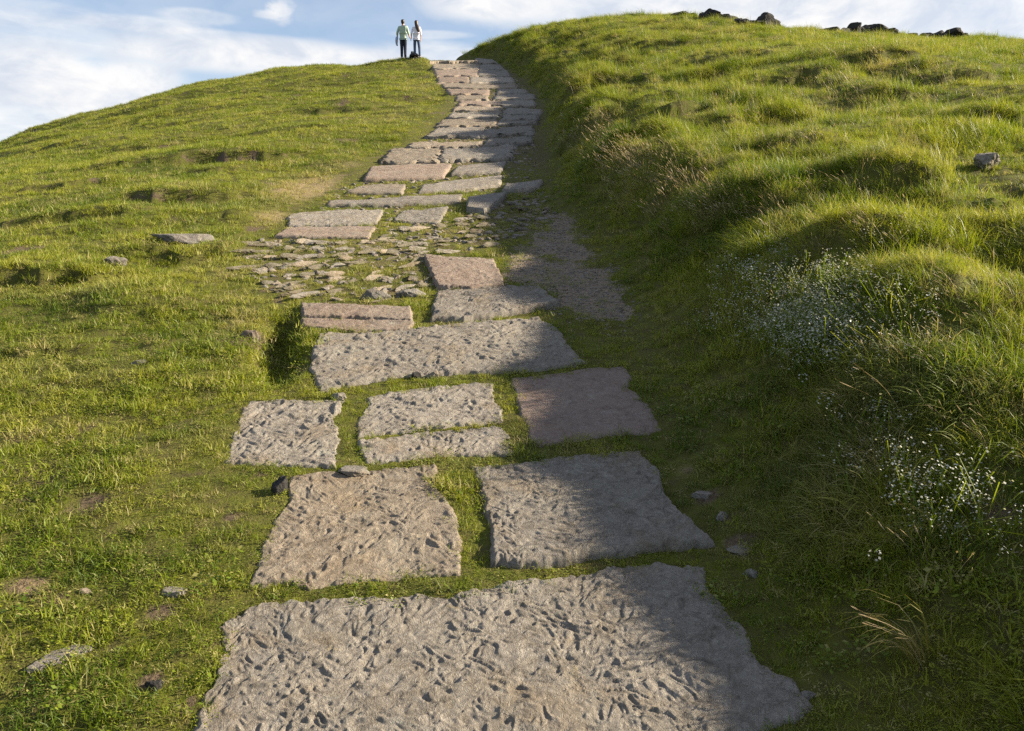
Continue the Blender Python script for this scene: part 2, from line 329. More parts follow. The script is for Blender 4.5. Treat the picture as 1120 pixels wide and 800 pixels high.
# ------------------------------------------------------------------ light and sky
SUN_EL = rad(24.8); SUN_AZ = rad(83)          # azimuth measured from +Y (view direction) towards +X
sd = bpy.data.lights.new('sun', 'SUN'); sd.energy = 5.0; sd.angle = rad(.55); sd.color = (1, .87, .67)
so_ = bpy.data.objects.new('sun', sd); COL.objects.link(so_)
sv = Vector((math.cos(SUN_EL) * math.sin(SUN_AZ), math.cos(SUN_EL) * math.cos(SUN_AZ), math.sin(SUN_EL)))
so_.rotation_euler = sv.to_track_quat('Z', 'Y').to_euler(); so_.location = (30, 10, 30)
def build_world():
    w = bpy.data.worlds.new('World'); scene.world = w; w.use_nodes = True; t = NT(w.node_tree)
    sky = t.n('ShaderNodeTexSky', sky_type='NISHITA', sun_disc=False, sun_elevation=SUN_EL, sun_rotation=SUN_AZ, air_density=1.0, dust_density=.6, ozone_density=1.6, altitude=300)
    tc = t.n('ShaderNodeTexCoord').outputs['Generated']
    sp = t.n('ShaderNodeSeparateXYZ'); t.l(tc, sp.inputs[0]); X, Y, Z = sp.outputs
    az = t.math('ARCTAN2', X, Y); el = t.math('ARCSINE', Z)
    def comb(sx, sy, ox=0.0):
        c = t.n('ShaderNodeCombineXYZ'); t.l(t.math('MULTIPLY_ADD', az, sx, ox), c.inputs[0]); t.l(t.math('MULTIPLY', el, sy), c.inputs[1]); return c.outputs[0]
    n_c = t.noise(comb(14, 26), 1.0, 10, .6, .4)            # cumulus edges
    n_s = t.noise(comb(4, 34, 3), 1.0, 7, .55, .8)         # streaks
    n_b = t.noise(comb(2.2, 9, 7), 1.0, 5, .5, .4)         # broad layer
    def dirp(px, py):
        d = ray(px, py); d = d / np.linalg.norm(d); return math.atan2(d[0], d[1]), math.asin(d[2])
    def blob(px, py, rx, ry, nz, amp, dens, soft=.36):
        a0, e0 = dirp(px, py); ra = rx / F; re = ry / F
        da = t.math('MULTIPLY', t.math('SUBTRACT', az, a0), 1 / ra); de = t.math('MULTIPLY', t.math('SUBTRACT', el, e0), 1 / re)
        d = t.math('SQRT', t.math('ADD', t.math('MULTIPLY', da, da), t.math('MULTIPLY', de, de)))
        d = t.math('ADD', d, t.math('MULTIPLY', t.math('SUBTRACT', nz, .5), amp))
        mr = t.n('ShaderNodeMapRange', interpolation_type='SMOOTHSTEP'); t.l(d, mr.inputs[0])
        mr.inputs[1].default_value = 1 + soft; mr.inputs[2].default_value = 1 - soft; mr.inputs[3].default_value = 0; mr.inputs[4].default_value = dens
        return mr.outputs[0]
    def over(a, b):  # 1-(1-a)(1-b)
        return t.math('SUBTRACT', 1.0, t.math('MULTIPLY', t.math('SUBTRACT', 1.0, a), t.math('SUBTRACT', 1.0, b)))
    hi = None
    for bl in [(45, 82, 62, 26, n_c, 1.2, .95), (100, 96, 60, 20, n_c, 1.2, .8), (150, 84, 40, 16, n_c, 1.3, .85), (250, 62, 110, 15, n_c, 1.3, .9), (330, 60, 80, 13, n_c, 1.2, .85), (405, 64, 60, 7, n_s, 1.2, .8),
               (304, 11, 15, 9, n_c, 4.0, .75), (294, 15, 14, 5, n_c, 4.0, .5), (545, 2, 75, 20, n_c, 1.4, .95), (690, 8, 130, 22, n_c, 1.6, .75), (830, 8, 140, 40, n_c, 1.6, .8), (1000, 10, 260, 60, n_b, 1.5, .85),
               (20, 125, 130, 26, n_s, 1.4, .75), (150, 112, 110, 16, n_s, 1.3, .75), (470, 62, 60, 14, n_s, 1.5, .6), (475, 38, 40, 4, n_s, 1.2, .45),
               (70, 34, 120, 12, n_s, 2.4, .4), (10, 14, 60, 12, n_s, 2.4, .35), (150, 26, 50, 6, n_s, 1.6, .45), (215, 18, 28, 6, n_s, 1.5, .4), (260, 42, 70, 5, n_s, 1.4, .5), (50, 50, 70, 7, n_s, 1.8, .4)]:
        m = blob(*bl); hi = m if hi is None else over(hi, m)
    lay = t.math('MULTIPLY', t.ramp(n_b, (.42, 0), (.68, 1)), .22)      # thin general layer, everywhere in the sky
    hi = over(hi, lay)
    hz = t.n('ShaderNodeMapRange'); t.l(el, hz.inputs[0]); hz.inputs[1].default_value = .30; hz.inputs[2].default_value = .02; hz.inputs[3].default_value = 0; hz.inputs[4].default_value = .36
    hi = over(hi, hz.outputs[0])
    ov = t.n('ShaderNodeMapRange', interpolation_type='SMOOTHSTEP'); t.l(el, ov.inputs[0]); ov.inputs[1].default_value = .38; ov.inputs[2].default_value = .75; ov.inputs[3].default_value = 0; ov.inputs[4].default_value = .3
    hi = over(hi, ov.outputs[0])      # added cloud deck above the view, there for fill light
    cl = t.mix(t.ramp(n_c, (.36, 0), (.60, 1)), (3.1, 3.35, 3.8), (4.5, 4.45, 4.4))
    cl = t.mix(ov.outputs[0], cl, (5.6, 5.5, 5.4))      # added overhead cloud made brighter, lifts the fill in the shade
    c = t.mix(hi, t.mix(1.0, sky.outputs[0], (.80, .77, .78), 'MULTIPLY'), cl)
    bg = t.n('ShaderNodeBackground'); bg.inputs['Strength'].default_value = .072; t.l(c, bg.inputs[0])
    o = t.n('ShaderNodeOutputWorld'); t.l(bg.outputs[0], o.inputs[0])
build_world()
scene.view_settings.view_transform = 'Standard'; scene.view_settings.look = 'None'; scene.view_settings.gamma = 1
scene.view_settings.exposure = 1.66
scene.render.engine = "CYCLES"; scene.cycles.use_denoising = False
# ------------------------------------------------------------------ stones of the path
def resample(pts, n):
    p = np.array(pts, float); d = np.concatenate([[0], np.cumsum(np.hypot(*np.diff(p, axis=0).T))]); t = np.linspace(0, d[-1], n)
    return np.stack([np.interp(t, d, p[:, 0]), np.interp(t, d, p[:, 1])], -1)
STONE_POLYS = []
SEED = [100]
def terr(v, k, sharp=.28):
    q = v * k; f = np.floor(q); r = q - f
    return (f + ss(r, .5 - sharp, .5 + sharp)) / k
def relief(x, y, amp, style, sd):
    """flaky, terraced sandstone surface with sharp little scarps and swirling grooves"""
    x = x + .06 * perlin(x * 3.5, y * 3.5, sd + 81); y = y + .06 * perlin(x * 3.5 + 9, y * 3.5, sd + 82)
    wx = x + .045 * perlin(x * 8, y * 8, sd + 1) + .016 * perlin(x * 26, y * 26, sd + 2)
    wy = y + .045 * perlin(x * 8 + 40, y * 8, sd + 3) + .016 * perlin(x * 26 + 7, y * 26, sd + 4)
    if style == 'smooth':
        return amp * (.7 * fbm(wx * 3, wy * 6, sd, 3) + .30 * terr(fbm(wx * 9, wy * 24, sd + 5, 3), 5, .12) + .12 * fbm(wx * 50, wy * 90, sd + 7, 2))
    a = fbm(wx * 7, wy * 12, sd + 5, 4); a = np.where(a > -.1, a, -.1 + .25 * (a + .1))      # raised flakes on a worn flat
    fl = terr(a, 5.0, .16)
    a2 = terr(fbm(wx * 20 + 5, wy * 34, sd + 25, 3), 3.0, .13)
    gro = -np.exp(-(perlin(wx * 14, wy * 24, sd + 9) / .055) ** 2) * ss(perlin(x * 5, y * 5, sd + 11), -.35, .2)
    c = fbm(wx * 55, wy * 75, sd + 13, 2)
    pits = -np.maximum(fbm(wx * 10, wy * 15, sd + 30, 3) - .40, 0) * 1.8
    rip = 1 - 2 * np.abs(perlin(wx * 17 + 3, wy * 42, sd + 40)) - .6
    return amp * (.8 * fbm(x * 2.2, y * 2.5, sd, 2) + .95 * fl + .26 * a2 + .16 * gro + .56 * rip + .26 * c)
def flagstone(top, bottom, left=(), right=(), kind='grey', label='', th=.008, amp=.0095, style='flaky', front=.0, jag=.012, group='flagstones laid up the hill path', name='flagstone', cat='flagstone'):
    SEED[0] += 37; sd = SEED[0]
    W = lambda pts: [unproj(px, py, H, th) for px, py in pts]
    T = W(top); B = W(bottom); Lm = [T[0]] + W(left) + [B[0]]; Rm = [T[-1]] + W(right) + [B[-1]]
    cx = np.mean([p[0] for p in T + B]); cy = np.mean([p[1] for p in T + B]); dist = math.hypot(cx, cy)
    res = max(.0032, dist * .0014) if dist < 9 else dist * .0024
    def ln(p): return sum(math.hypot(p[i + 1][0] - p[i][0], p[i + 1][1] - p[i][1]) for i in range(len(p) - 1))
    wx_ = (ln(T) + ln(B)) / 2; wy_ = (ln(Lm) + ln(Rm)) / 2
    n = int(min(520, max(12, wx_ / res))); m = int(min(300, max(8, wy_ / res)))
    T, B, Lm, Rm = resample(T, n), resample(B, n), resample(Lm, m), resample(Rm, m)
    s = np.linspace(0, 1, n)[None, :, None]; t = np.linspace(0, 1, m)[:, None, None]
    Q = (1 - t) * T[None] + t * B[None] + (1 - s) * Lm[:, None] + s * Rm[:, None] - ((1 - s) * (1 - t) * T[0] + s * (1 - t) * T[-1] + (1 - s) * t * B[0] + s * t * B[-1])
    X, Y = Q[..., 0], Q[..., 1]
    jg = min(jag, .09 * wy_)
    eb = np.minimum(np.minimum(s[..., 0] * wx_, (1 - s[..., 0]) * wx_), np.minimum(t[..., 0] * wy_, (1 - t[..., 0]) * wy_))
    wgt = np.exp(-eb / max(.05, jg * 2.2))
    X = X + jg * wgt * (fbm(X * 9, Y * 9, sd + 50, 3) + .4 * perlin(X * 40, Y * 40, sd)); Y = Y + jg * wgt * (fbm(X * 9 + 30, Y * 9, sd + 60, 3) + .4 * perlin(X * 40, Y * 40, sd + 3))
    # plane through the ground below the slab, tipped so that the front edge stands a little proud
    A = np.stack([X.ravel(), Y.ravel(), np.ones(X.size)], -1); hz = H(X.ravel(), Y.ravel())
    co = np.linalg.lstsq(A, hz, rcond=None)[0]; pl = (A @ co).reshape(X.shape)
    zt = pl + th + front * (t[..., 0] - .35)
    zt = zt + relief(X, Y, amp, style, sd) + .004 * amp / .01 * perlin(X * 1.3, Y * 1.3, sd)
    chip = .6 + .8 * np.maximum(fbm(X * 12, Y * 12, sd + 70, 3), 0)
    rw = min(.018, .06 * wy_) * chip
    zt = zt - min(.028, max(th * .8, .010)) * np.clip(1 - eb / rw, 0, 1) ** 2
    V = [np.stack([X, Y, zt], -1).reshape(-1, 3)]
    i = np.arange(n * m).reshape(m, n)
    ring = np.concatenate([i[0, :-1], i[:-1, -1], i[-1, :0:-1], i[:0:-1, 0]])
    rv = V[0][ring].copy(); c0 = np.array([cx, cy, 0]); out = rv - c0; out[:, 2] = 0; out /= np.linalg.norm(out, axis=1)[:, None] + 1e-9
    zg = H(rv[:, 0], rv[:, 1])
    r1 = rv + out * .006 * (1 + perlin(rv[:, 0] * 30, rv[:, 1] * 30, sd))[:, None]; r1[:, 2] = rv[:, 2] * .5 + (zg - .01) * .5 - .004
    r2 = rv + out * .002; r2[:, 2] = np.minimum(zg - .10, rv[:, 2] - .03)
    N0 = n * m; R = len(ring); k = np.arange(R); k2 = (k + 1) % R
    q = [grid_quads(m, n)[:, ::-1], np.stack([ring[k], ring[k2], N0 + k2, N0 + k], -1), np.stack([N0 + k, N0 + k2, N0 + R + k2, N0 + R + k], -1)]
    tri = np.stack([N0 + R + k, N0 + R + k2, np.full(R, N0 + 2 * R)], -1)
    c3 = np.array([[cx, cy, r2[:, 2].min() - .02]])
    VV = np.concatenate(V + [r1, r2, c3]); org = np.array([cx, cy, float(H(cx, cy))])
    me = mesh_np(name, VV - org, np.concatenate(q), tri)
    bm = bmesh.new(); bm.from_mesh(me); bmesh.ops.recalc_face_normals(bm, faces=bm.faces); bm.to_mesh(me); bm.free()
    o = link(name, me, M[kind], loc=org); tag(o, label, cat, group)
    step = max(1, R // 60); STONE_POLYS.append(rv[::step, :2].tolist())
    return o
FS = flagstone
FS([(240, 686), (250, 675), (276, 661), (338, 655), (406, 650), (489, 650), (508, 643), (557, 635), (604, 631), (652, 625), (701, 615), (723, 611), (746, 616), (768, 615)],
   [(203, 826), (400, 845), (650, 822), (750, 812), (839, 796), (877, 783), (890, 770)], [(246, 702), (243, 722), (230, 754), (216, 786)],
   [(772, 640), (795, 666), (815, 683), (819, 709), (834, 725), (865, 739), (880, 757)], 'grey', 'huge rough grey flagstone nearest the viewer, wider than any other slab', amp=.0078, th=.010, jag=.016)
FS([(318, 520), (345, 518), (415, 510), (475, 506)], [(273, 641), (306, 639), (338, 644), (393, 635), (463, 630), (505, 629)], [(313, 550), (298, 571), (288, 590)], [(478, 533), (492, 552), (500, 572), (506, 600)],
   'tan', 'brown tan flagstone lying between the huge front slab and the square pale slab', amp=.0074, th=.008)
FS([(514, 507), (550, 505), (587, 502), (607, 495), (672, 491), (700, 491)], [(538, 612), (572, 619), (636, 610), (669, 605), (740, 598), (783, 593)], [(526, 532), (533, 565)], [(722, 514), (726, 537), (750, 566), (770, 584)],
   'grey', 'half shaded grey flagstone with a thick raised front edge, beside the brown tan slab', amp=.0074, th=.016, front=.024)
FS([(272, 437), (320, 436), (377, 437)], [(244, 505), (280, 507), (315, 510), (366, 511)], [(258, 463)], [(366, 457), (371, 480)], 'grey', 'squarish pale flagstone at the left edge of the path below the dark pit', amp=.010)
FS([(401, 432), (452, 424), (515, 421), (539, 419)], [(391, 478), (452, 471), (517, 463), (550, 461)], [(402, 443), (391, 456)], [(538, 430), (546, 445)], 'grey', 'pitted pale grey flagstone split from the strip below it by a mossy crack', amp=.0092, th=.010)
FS([(392, 481), (452, 474), (517, 466), (551, 464)], [(400, 505), (452, 502), (510, 498), (562, 496)], [(395, 494)], [(559, 478)], 'grey', 'narrow grey flagstone strip in front of the mossy crack', amp=.009, th=.009)
FS([(559, 413), (585, 410), (612, 407), (650, 401), (682, 400)], [(587, 487), (640, 480), (675, 475), (727, 469)], [(570, 456)], [(690, 411), (686, 424), (710, 440), (722, 461)],
   'purple', 'smooth purple red flagstone in shade at the right of the path', amp=.006, style='smooth')
FS([(347, 366), (380, 364), (415, 363), (440, 358), (490, 354), (540, 350), (590, 346)], [(350, 426), (390, 419), (430, 411), (515, 406), (565, 405), (641, 396)], [(342, 385), (340, 403)], [(611, 359), (622, 377)],
   'grey', 'long pale grey flagstone spanning the whole path beside the dark pit', amp=.010, th=.016)
FS([(328, 331), (380, 332), (450, 335)], [(331, 346), (390, 346), (452, 349)], kind='pink', label='upper ledge of reddish stone edging the mossy cobble patch', amp=.006, th=.035, jag=.01)
FS([(329, 348), (390, 349), (452, 351)], [(332, 361), (390, 361), (448, 360)], kind='pink', label='lower ledge of reddish stone touching the long pale flagstone', amp=.006, th=.018, jag=.01)
FS([(478, 317), (540, 312), (590, 311)], [(472, 348), (507, 350), (565, 341), (612, 332)], [(474, 332)], [(600, 322)], 'grey', 'grey flagstone with an undercut front edge just above the long pale slab', amp=.010, th=.022, front=.03)
FS([(463, 277), (488, 280), (540, 283)], [(478, 312), (515, 313), (551, 309)], [(470, 295)], [(550, 302)], 'pink', 'small pinkish flagstone at the corner of the cobble patch and gravel', amp=.007, th=.04)
FS([(315, 234), (365, 230), (420, 229)], [(315, 246), (365, 246), (412, 244)], kind='grey', label='pale grey slab at the left end above the pink strip', th=.02)
FS([(314, 248), (412, 246)], [(300, 259), (350, 260), (403, 260)], kind='pink', label='long pink slab bordering the top left of the cobble patch', th=.015, front=.02, amp=.006)
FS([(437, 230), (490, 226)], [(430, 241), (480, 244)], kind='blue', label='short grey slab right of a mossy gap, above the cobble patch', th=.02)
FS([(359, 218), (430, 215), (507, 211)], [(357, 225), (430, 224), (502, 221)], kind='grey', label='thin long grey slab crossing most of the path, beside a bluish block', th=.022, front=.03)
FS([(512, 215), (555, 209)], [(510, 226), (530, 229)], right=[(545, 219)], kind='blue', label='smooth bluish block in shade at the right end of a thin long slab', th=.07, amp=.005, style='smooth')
FS([(395, 201), (445, 200)], [(378, 212), (440, 212)], kind='tan', label='short tan slab left of a mossy gap, above the thin long slab', th=.02, front=.035)
FS([(462, 201), (505, 195), (550, 190)], [(457, 211), (505, 209), (547, 203)], kind='grey', label='long sunlit to shaded grey slab right of a mossy gap, above the bluish block', th=.02, front=.035)
FS([(552, 201), (595, 196)], [(549, 207), (586, 206)], kind='blue', label='slim grey slab poking into the grass right of the path', th=.05)
FS([(405, 181), (450, 178), (496, 177)], [(398, 197), (440, 196), (485, 194)], kind='pink', label='broad pinkish slab, biggest at the left edge where the path narrows', th=.024, front=.045)
FS([(500, 180), (555, 175)], [(492, 192), (547, 189)], kind='grey', label='shaded grey slab beside the broad pinkish slab', th=.024, front=.045)
far = [
 ([(432, 162), (480, 162)], [(416, 177), (475, 177)], 'tan', 'tan slab immediately uphill of the broad pinkish slab'),
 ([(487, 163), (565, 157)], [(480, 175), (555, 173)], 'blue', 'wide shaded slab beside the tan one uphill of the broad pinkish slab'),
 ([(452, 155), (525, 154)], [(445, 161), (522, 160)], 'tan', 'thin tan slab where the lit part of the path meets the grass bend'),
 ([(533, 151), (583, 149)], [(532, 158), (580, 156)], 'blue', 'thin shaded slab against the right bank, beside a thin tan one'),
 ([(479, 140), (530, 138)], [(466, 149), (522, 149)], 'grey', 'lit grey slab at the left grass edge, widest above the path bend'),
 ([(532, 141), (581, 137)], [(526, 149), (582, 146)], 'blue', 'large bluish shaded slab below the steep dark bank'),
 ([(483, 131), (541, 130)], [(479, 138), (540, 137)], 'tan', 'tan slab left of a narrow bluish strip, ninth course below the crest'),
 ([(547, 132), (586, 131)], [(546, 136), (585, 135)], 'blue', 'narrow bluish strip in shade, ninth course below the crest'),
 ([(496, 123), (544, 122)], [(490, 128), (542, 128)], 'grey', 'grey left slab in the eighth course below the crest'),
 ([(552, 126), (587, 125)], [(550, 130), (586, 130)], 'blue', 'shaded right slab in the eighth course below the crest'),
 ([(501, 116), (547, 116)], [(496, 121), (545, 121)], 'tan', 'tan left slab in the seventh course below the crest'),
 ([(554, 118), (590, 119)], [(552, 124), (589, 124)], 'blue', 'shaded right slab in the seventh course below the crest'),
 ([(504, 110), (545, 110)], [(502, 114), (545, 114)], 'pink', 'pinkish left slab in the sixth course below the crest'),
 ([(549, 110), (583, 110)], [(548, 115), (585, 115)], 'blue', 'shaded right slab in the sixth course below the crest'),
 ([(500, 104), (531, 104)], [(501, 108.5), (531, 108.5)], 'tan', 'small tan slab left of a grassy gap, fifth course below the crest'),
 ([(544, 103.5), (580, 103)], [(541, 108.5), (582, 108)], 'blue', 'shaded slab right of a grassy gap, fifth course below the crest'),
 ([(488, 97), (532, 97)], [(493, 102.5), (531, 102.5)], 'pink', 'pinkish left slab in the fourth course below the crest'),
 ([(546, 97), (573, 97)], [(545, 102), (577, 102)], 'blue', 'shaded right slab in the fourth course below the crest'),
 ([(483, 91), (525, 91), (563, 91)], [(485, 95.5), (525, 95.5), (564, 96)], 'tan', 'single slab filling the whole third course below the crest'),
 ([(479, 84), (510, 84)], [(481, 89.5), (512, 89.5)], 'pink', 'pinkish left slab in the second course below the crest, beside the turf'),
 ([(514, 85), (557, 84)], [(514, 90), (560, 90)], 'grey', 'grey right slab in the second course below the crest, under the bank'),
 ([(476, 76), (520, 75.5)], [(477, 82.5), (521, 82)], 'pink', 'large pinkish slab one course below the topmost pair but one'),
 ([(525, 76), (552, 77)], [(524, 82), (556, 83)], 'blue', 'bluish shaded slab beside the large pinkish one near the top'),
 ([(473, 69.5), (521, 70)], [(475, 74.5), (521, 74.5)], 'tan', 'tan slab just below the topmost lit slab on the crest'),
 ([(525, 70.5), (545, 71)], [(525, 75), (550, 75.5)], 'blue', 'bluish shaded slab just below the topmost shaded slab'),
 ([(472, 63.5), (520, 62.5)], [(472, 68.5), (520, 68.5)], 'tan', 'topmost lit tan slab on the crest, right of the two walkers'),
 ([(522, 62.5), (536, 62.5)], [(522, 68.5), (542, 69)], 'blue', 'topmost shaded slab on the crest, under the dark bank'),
]
for T, B, kd, lb in far:
    wd = T[-1][0] - T[0][0]; T = [(T[0][0] - 1, T[0][1] - .6)] + T[1:-1] + [(T[-1][0] + 2.5, T[-1][1] - .6)]; B = [(B[0][0] - 1.5, B[0][1] + 1.1)] + B[1:-1] + [(B[-1][0] + 2.5, B[-1][1] + 1.1)]
    def wob(L, a): return [(L[0][0] + (L[-1][0] - L[0][0]) * f + random.uniform(-1, 1), L[0][1] + (L[-1][1] - L[0][1]) * f + random.uniform(-a, a)) for f in (0, .22, .41, .6, .8, 1)]
    T = wob(T, .7); B = wob(B, .7)
    FS(T, B, kind=kd, label=lb, th=.03, front=.04, amp=.015, jag=.07)

# ------------------------------------------------------------------ lumps of rock
def rock_mesh(name, sx, sy, sz, sd, rough=.22, sub=4, flat=.0):
    bm = bmesh.new(); bmesh.ops.create_icosphere(bm, subdivisions=sub, radius=1)
    co = np.array([v.co[:] for v in bm.verts])
    rs = np.random.default_rng(sd); d = np.ones(len(co)) * 9
    for k in range(13):      # cut by random planes: faceted boulder
        nrm = rs.normal(size=3); nrm /= np.linalg.norm(nrm); h = rs.uniform(.55, .9)
        dp = co @ nrm; d = np.minimum(d, np.where(dp > .02, h / np.maximum(dp, .02), 9))
    r = np.minimum(d, 1.15)
    r = r * (1 + rough * .5 * fbm(co[:, 0] * 2 + co[:, 2] * 1.7, co[:, 1] * 2 - co[:, 2], sd, 4))
    co = co * r[:, None] * np.array([sx, sy, sz])
    if flat: co[:, 2] = np.minimum(co[:, 2], sz * flat + .1 * (co[:, 2] - sz * flat))
    for v, c in zip(bm.verts, co): v.co = c
    me = bpy.data.meshes.new(name); bm.to_mesh(me); bm.free()
    me.polygons.foreach_set('use_smooth', [False] * len(me.polygons)); return me
def rock(px, py, w, h, label, kind='field', name='stone', cat='stone', group=None, dep=.8, sink=.35, sd=None, flat=0, y=None, rot=0, dz=0):
    if y is None: x, y = unproj(px, py)
    else: x = ray(px, py)[0] * y
    W = w * y / F / 2; Hh = h * y / F
    o = link(name, rock_mesh(name, W * 1.08, W * dep, Hh * (.5 + sink), sd or int(px * 7 + py), sub=5 if y < 4 else 4, flat=flat), M[kind], loc=(x, y, float(H(x, y)) + Hh * (.5 - sink) + dz))
    o.rotation_euler = (0, 0, rot); tag(o, label, cat, group)
    STONE_POLYS.append([(x + W * .8 * math.cos(a), y + W * dep * .8 * math.sin(a)) for a in np.linspace(0, 6.28, 12)[:-1]])
    return o
rock(1078, 183, 29, 19, 'angular grey boulder alone in the bright grass at the upper right', 'grey', 'boulder', 'boulder', sd=4, sink=.12)
rock(197, 264, 58, 13, 'flat pinkish grey boulder sunk in the left turf above a shaded step', 'field', 'boulder', 'boulder', flat=.5, dep=.7, sd=9)
rock(128, 290, 24, 9, 'small grey stone half buried at the foot of a turf step on the left', 'blue', sd=12)
rock(64, 718, 66, 16, 'long flat buried stone showing through the turf at the lower left corner', 'field', flat=.4, dep=.55, sd=21, rot=.6, sink=.42, dz=-.012)
rock(194, 646, 30, 12, 'dark flat stone in the turf left of the brown tan flagstone', 'blue', flat=.5, dep=.7, sd=25, sink=.42, dz=-.012)
rock(93, 646, 22, 8, 'pale little stone in the turf midway between bare soil and dark flat stone', 'tan', dep=.6, sd=31, sink=.4, dz=-.010)
rock(170, 751, 26, 16, 'dark lump of stone in the soil left of the huge front flagstone', 'dark', sd=38, sink=.42, dz=-.010)
rock(307, 538, 20, 18, 'dark wedge of stone set against the corner of the brown tan flagstone', 'dark', sd=41, sink=.4)
rock(154, 398, 20, 7, 'flat grey stone flush with the left turf at mid slope', 'field', flat=.5, sd=44)
rock(276, 370, 24, 9, 'pale pink broken stone on trampled straw left of the dark pit', 'pink', sd=47, dep=.5)
rock(455, 414, 16, 9, 'dark cobble in the mossy joint below the long pale flagstone', 'dark', sd=52, sink=.4)
rock(473, 413, 15, 8, 'pale cobble in the mossy joint below the long pale flagstone', 'tan', sd=53, sink=.4)
rock(372, 436, 18, 10, 'small pale stone in the joint between squarish slab and pitted slab', 'grey', sd=55, sink=.42)
rock(387, 516, 34, 10, 'shaded stone plugging the gap above the brown tan flagstone', 'blue', sd=57, flat=.4, sink=.42)
rock(410, 326, 30, 9, 'grey block above the reddish ledge at the edge of the cobble patch', 'blue', sd=61, dep=.6)
rock(448, 324, 28, 10, 'darker grey block above the right end of the reddish ledge', 'blue', sd=62, dep=.6)
rock(771, 541, 34, 11, 'flat grey stone in shaded grass right of the half shaded flagstone', 'field', flat=.4, sd=65, dep=.6, sink=.42, dz=-.010)
rock(791, 567, 20, 9, 'small grey stone just below the flat one in the shaded right verge', 'field', sd=67, sink=.4, dz=-.010)
rock(824, 626, 26, 9, 'lone small stone in shaded grass right of the huge front flagstone', 'blue', sd=69, sink=.4, dz=-.010)
rock(815, 598, 44, 9, 'flat grey stone in the bare shaded soil right of the path', 'field', flat=.35, sd=71, dep=.6, sink=.45, dz=-.010)
rock(886, 762, 18, 8, 'loose chip at the right tip of the huge front flagstone', 'blue', sd=73, sink=.3)
# tumbled wall stones on the right skyline
def sky_y(px):
    ys = np.linspace(24, 44, 400); d = ray(px, 0); e = (H(d[0] * ys, ys) - CAMZ) / ys; return float(ys[int(np.argmax(e))])
HEAP = [(746, 16, 8, 0), (757, 10, 5, 0), (768, 12, 8, 0), (778, 18, 13, 0), (789, 12, 8, 0), (797, 14, 9, 0), (806, 13, 8, 0), (814, 14, 8, 0), (823, 16, 9, 0), (834, 18, 16, 0), (843, 16, 10, 0), (851, 10, 5, 0),
        (896, 10, 6, 1), (905, 12, 6, 1), (914, 15, 9, 1), (924, 15, 9, 1), (934, 13, 15, 1), (941, 14, 11, 1), (952, 26, 14, 1), (962, 22, 12, 1), (974, 18, 9, 1), (984, 10, 4, 1), (997, 9, 4, 1),
        (1016, 14, 6, 2), (1027, 14, 9, 2), (1039, 18, 12, 2), (1048, 14, 9, 2), (1055, 12, 6, 2)]
LBL = ['dark rock in the left heap of tumbled wall stones on the right skyline', 'dark rock in the middle heap of tumbled wall stones on the right skyline', 'dark rock in the small right heap of tumbled wall stones on the skyline']
GRP = ['left heap of skyline rocks', 'middle heap of skyline rocks', 'right heap of skyline rocks']
for i, (px, w, h, g) in enumerate(HEAP):
    lb, gr = LBL[g], GRP[g]
    if px == 834: lb, gr = 'tall dark rock standing at the right end of the left skyline heap', None
    if px == 952: lb, gr = 'broadest dark rock on top of the middle skyline heap', None
    if px == 746: lb, gr = 'lone dark rock where the left skyline heap begins, near the hilltop', None
    rock(px, 30, w * 1.3, h * .85, lb, 'dark', 'rock', 'rock', gr, dep=.8, flat=.75 if i % 3 else 0, sink=.3, y=sky_y(px) - .4 + .3 * (i % 3), sd=200 + i, rot=i * .7)

# ------------------------------------------------------------------ edge-set cobbles in the mossy patch
PATCH = [unproj(*p) for p in [(268, 262), (300, 262), (405, 264), (440, 246), (500, 244), (520, 230), (590, 214), (604, 232), (590, 250), (548, 268), (500, 277), (462, 276), (474, 312), (460, 326), (330, 330), (285, 316), (262, 285)]]
p1 = np.array(unproj(300, 308)); p2 = np.array(unproj(520, 243)); ca = math.atan2(*(p2 - p1)[::-1])
cobs = []
rg = np.random.default_rng(5)
xs = [p[0] for p in PATCH]; ys_ = [p[1] for p in PATCH]
c_, s_ = math.cos(ca), math.sin(ca)
v = -6.0
mid = np.array([np.mean(xs), np.mean(ys_)])
while v < 6:
    rowh = rg.uniform(.075, .12); u = -6 + rg.uniform(0, .3)
    while u < 6:
        ln_ = rg.uniform(.16, .48); p = mid + np.array([c_ * (u + ln_ / 2) - s_ * v, s_ * (u + ln_ / 2) + c_ * v])
        if in_poly(np.array([p[0]]), np.array([p[1]]), PATCH)[0] and rg.random() < .86 and not any(in_poly(np.array([p[0]]), np.array([p[1]]), q)[0] for q in STONE_POLYS):
            cobs.append((p[0], p[1], ln_ * .52, rowh * rg.uniform(.28, .44), rg.uniform(.016, .034)))
        u += ln_ + rg.uniform(.01, .08)
    v += rowh + .012
protos = [rock_mesh('cobble', 1, 1, 1, 900 + k, rough=.3, sub=3) for k in range(7)]
kinds = ['cobble', 'cobble', 'field', 'cobble', 'tan', 'cobble', 'blue']
for k, me in enumerate(protos): me.materials.append(M[kinds[k]])
shade_x = unproj(505, 250)[0]
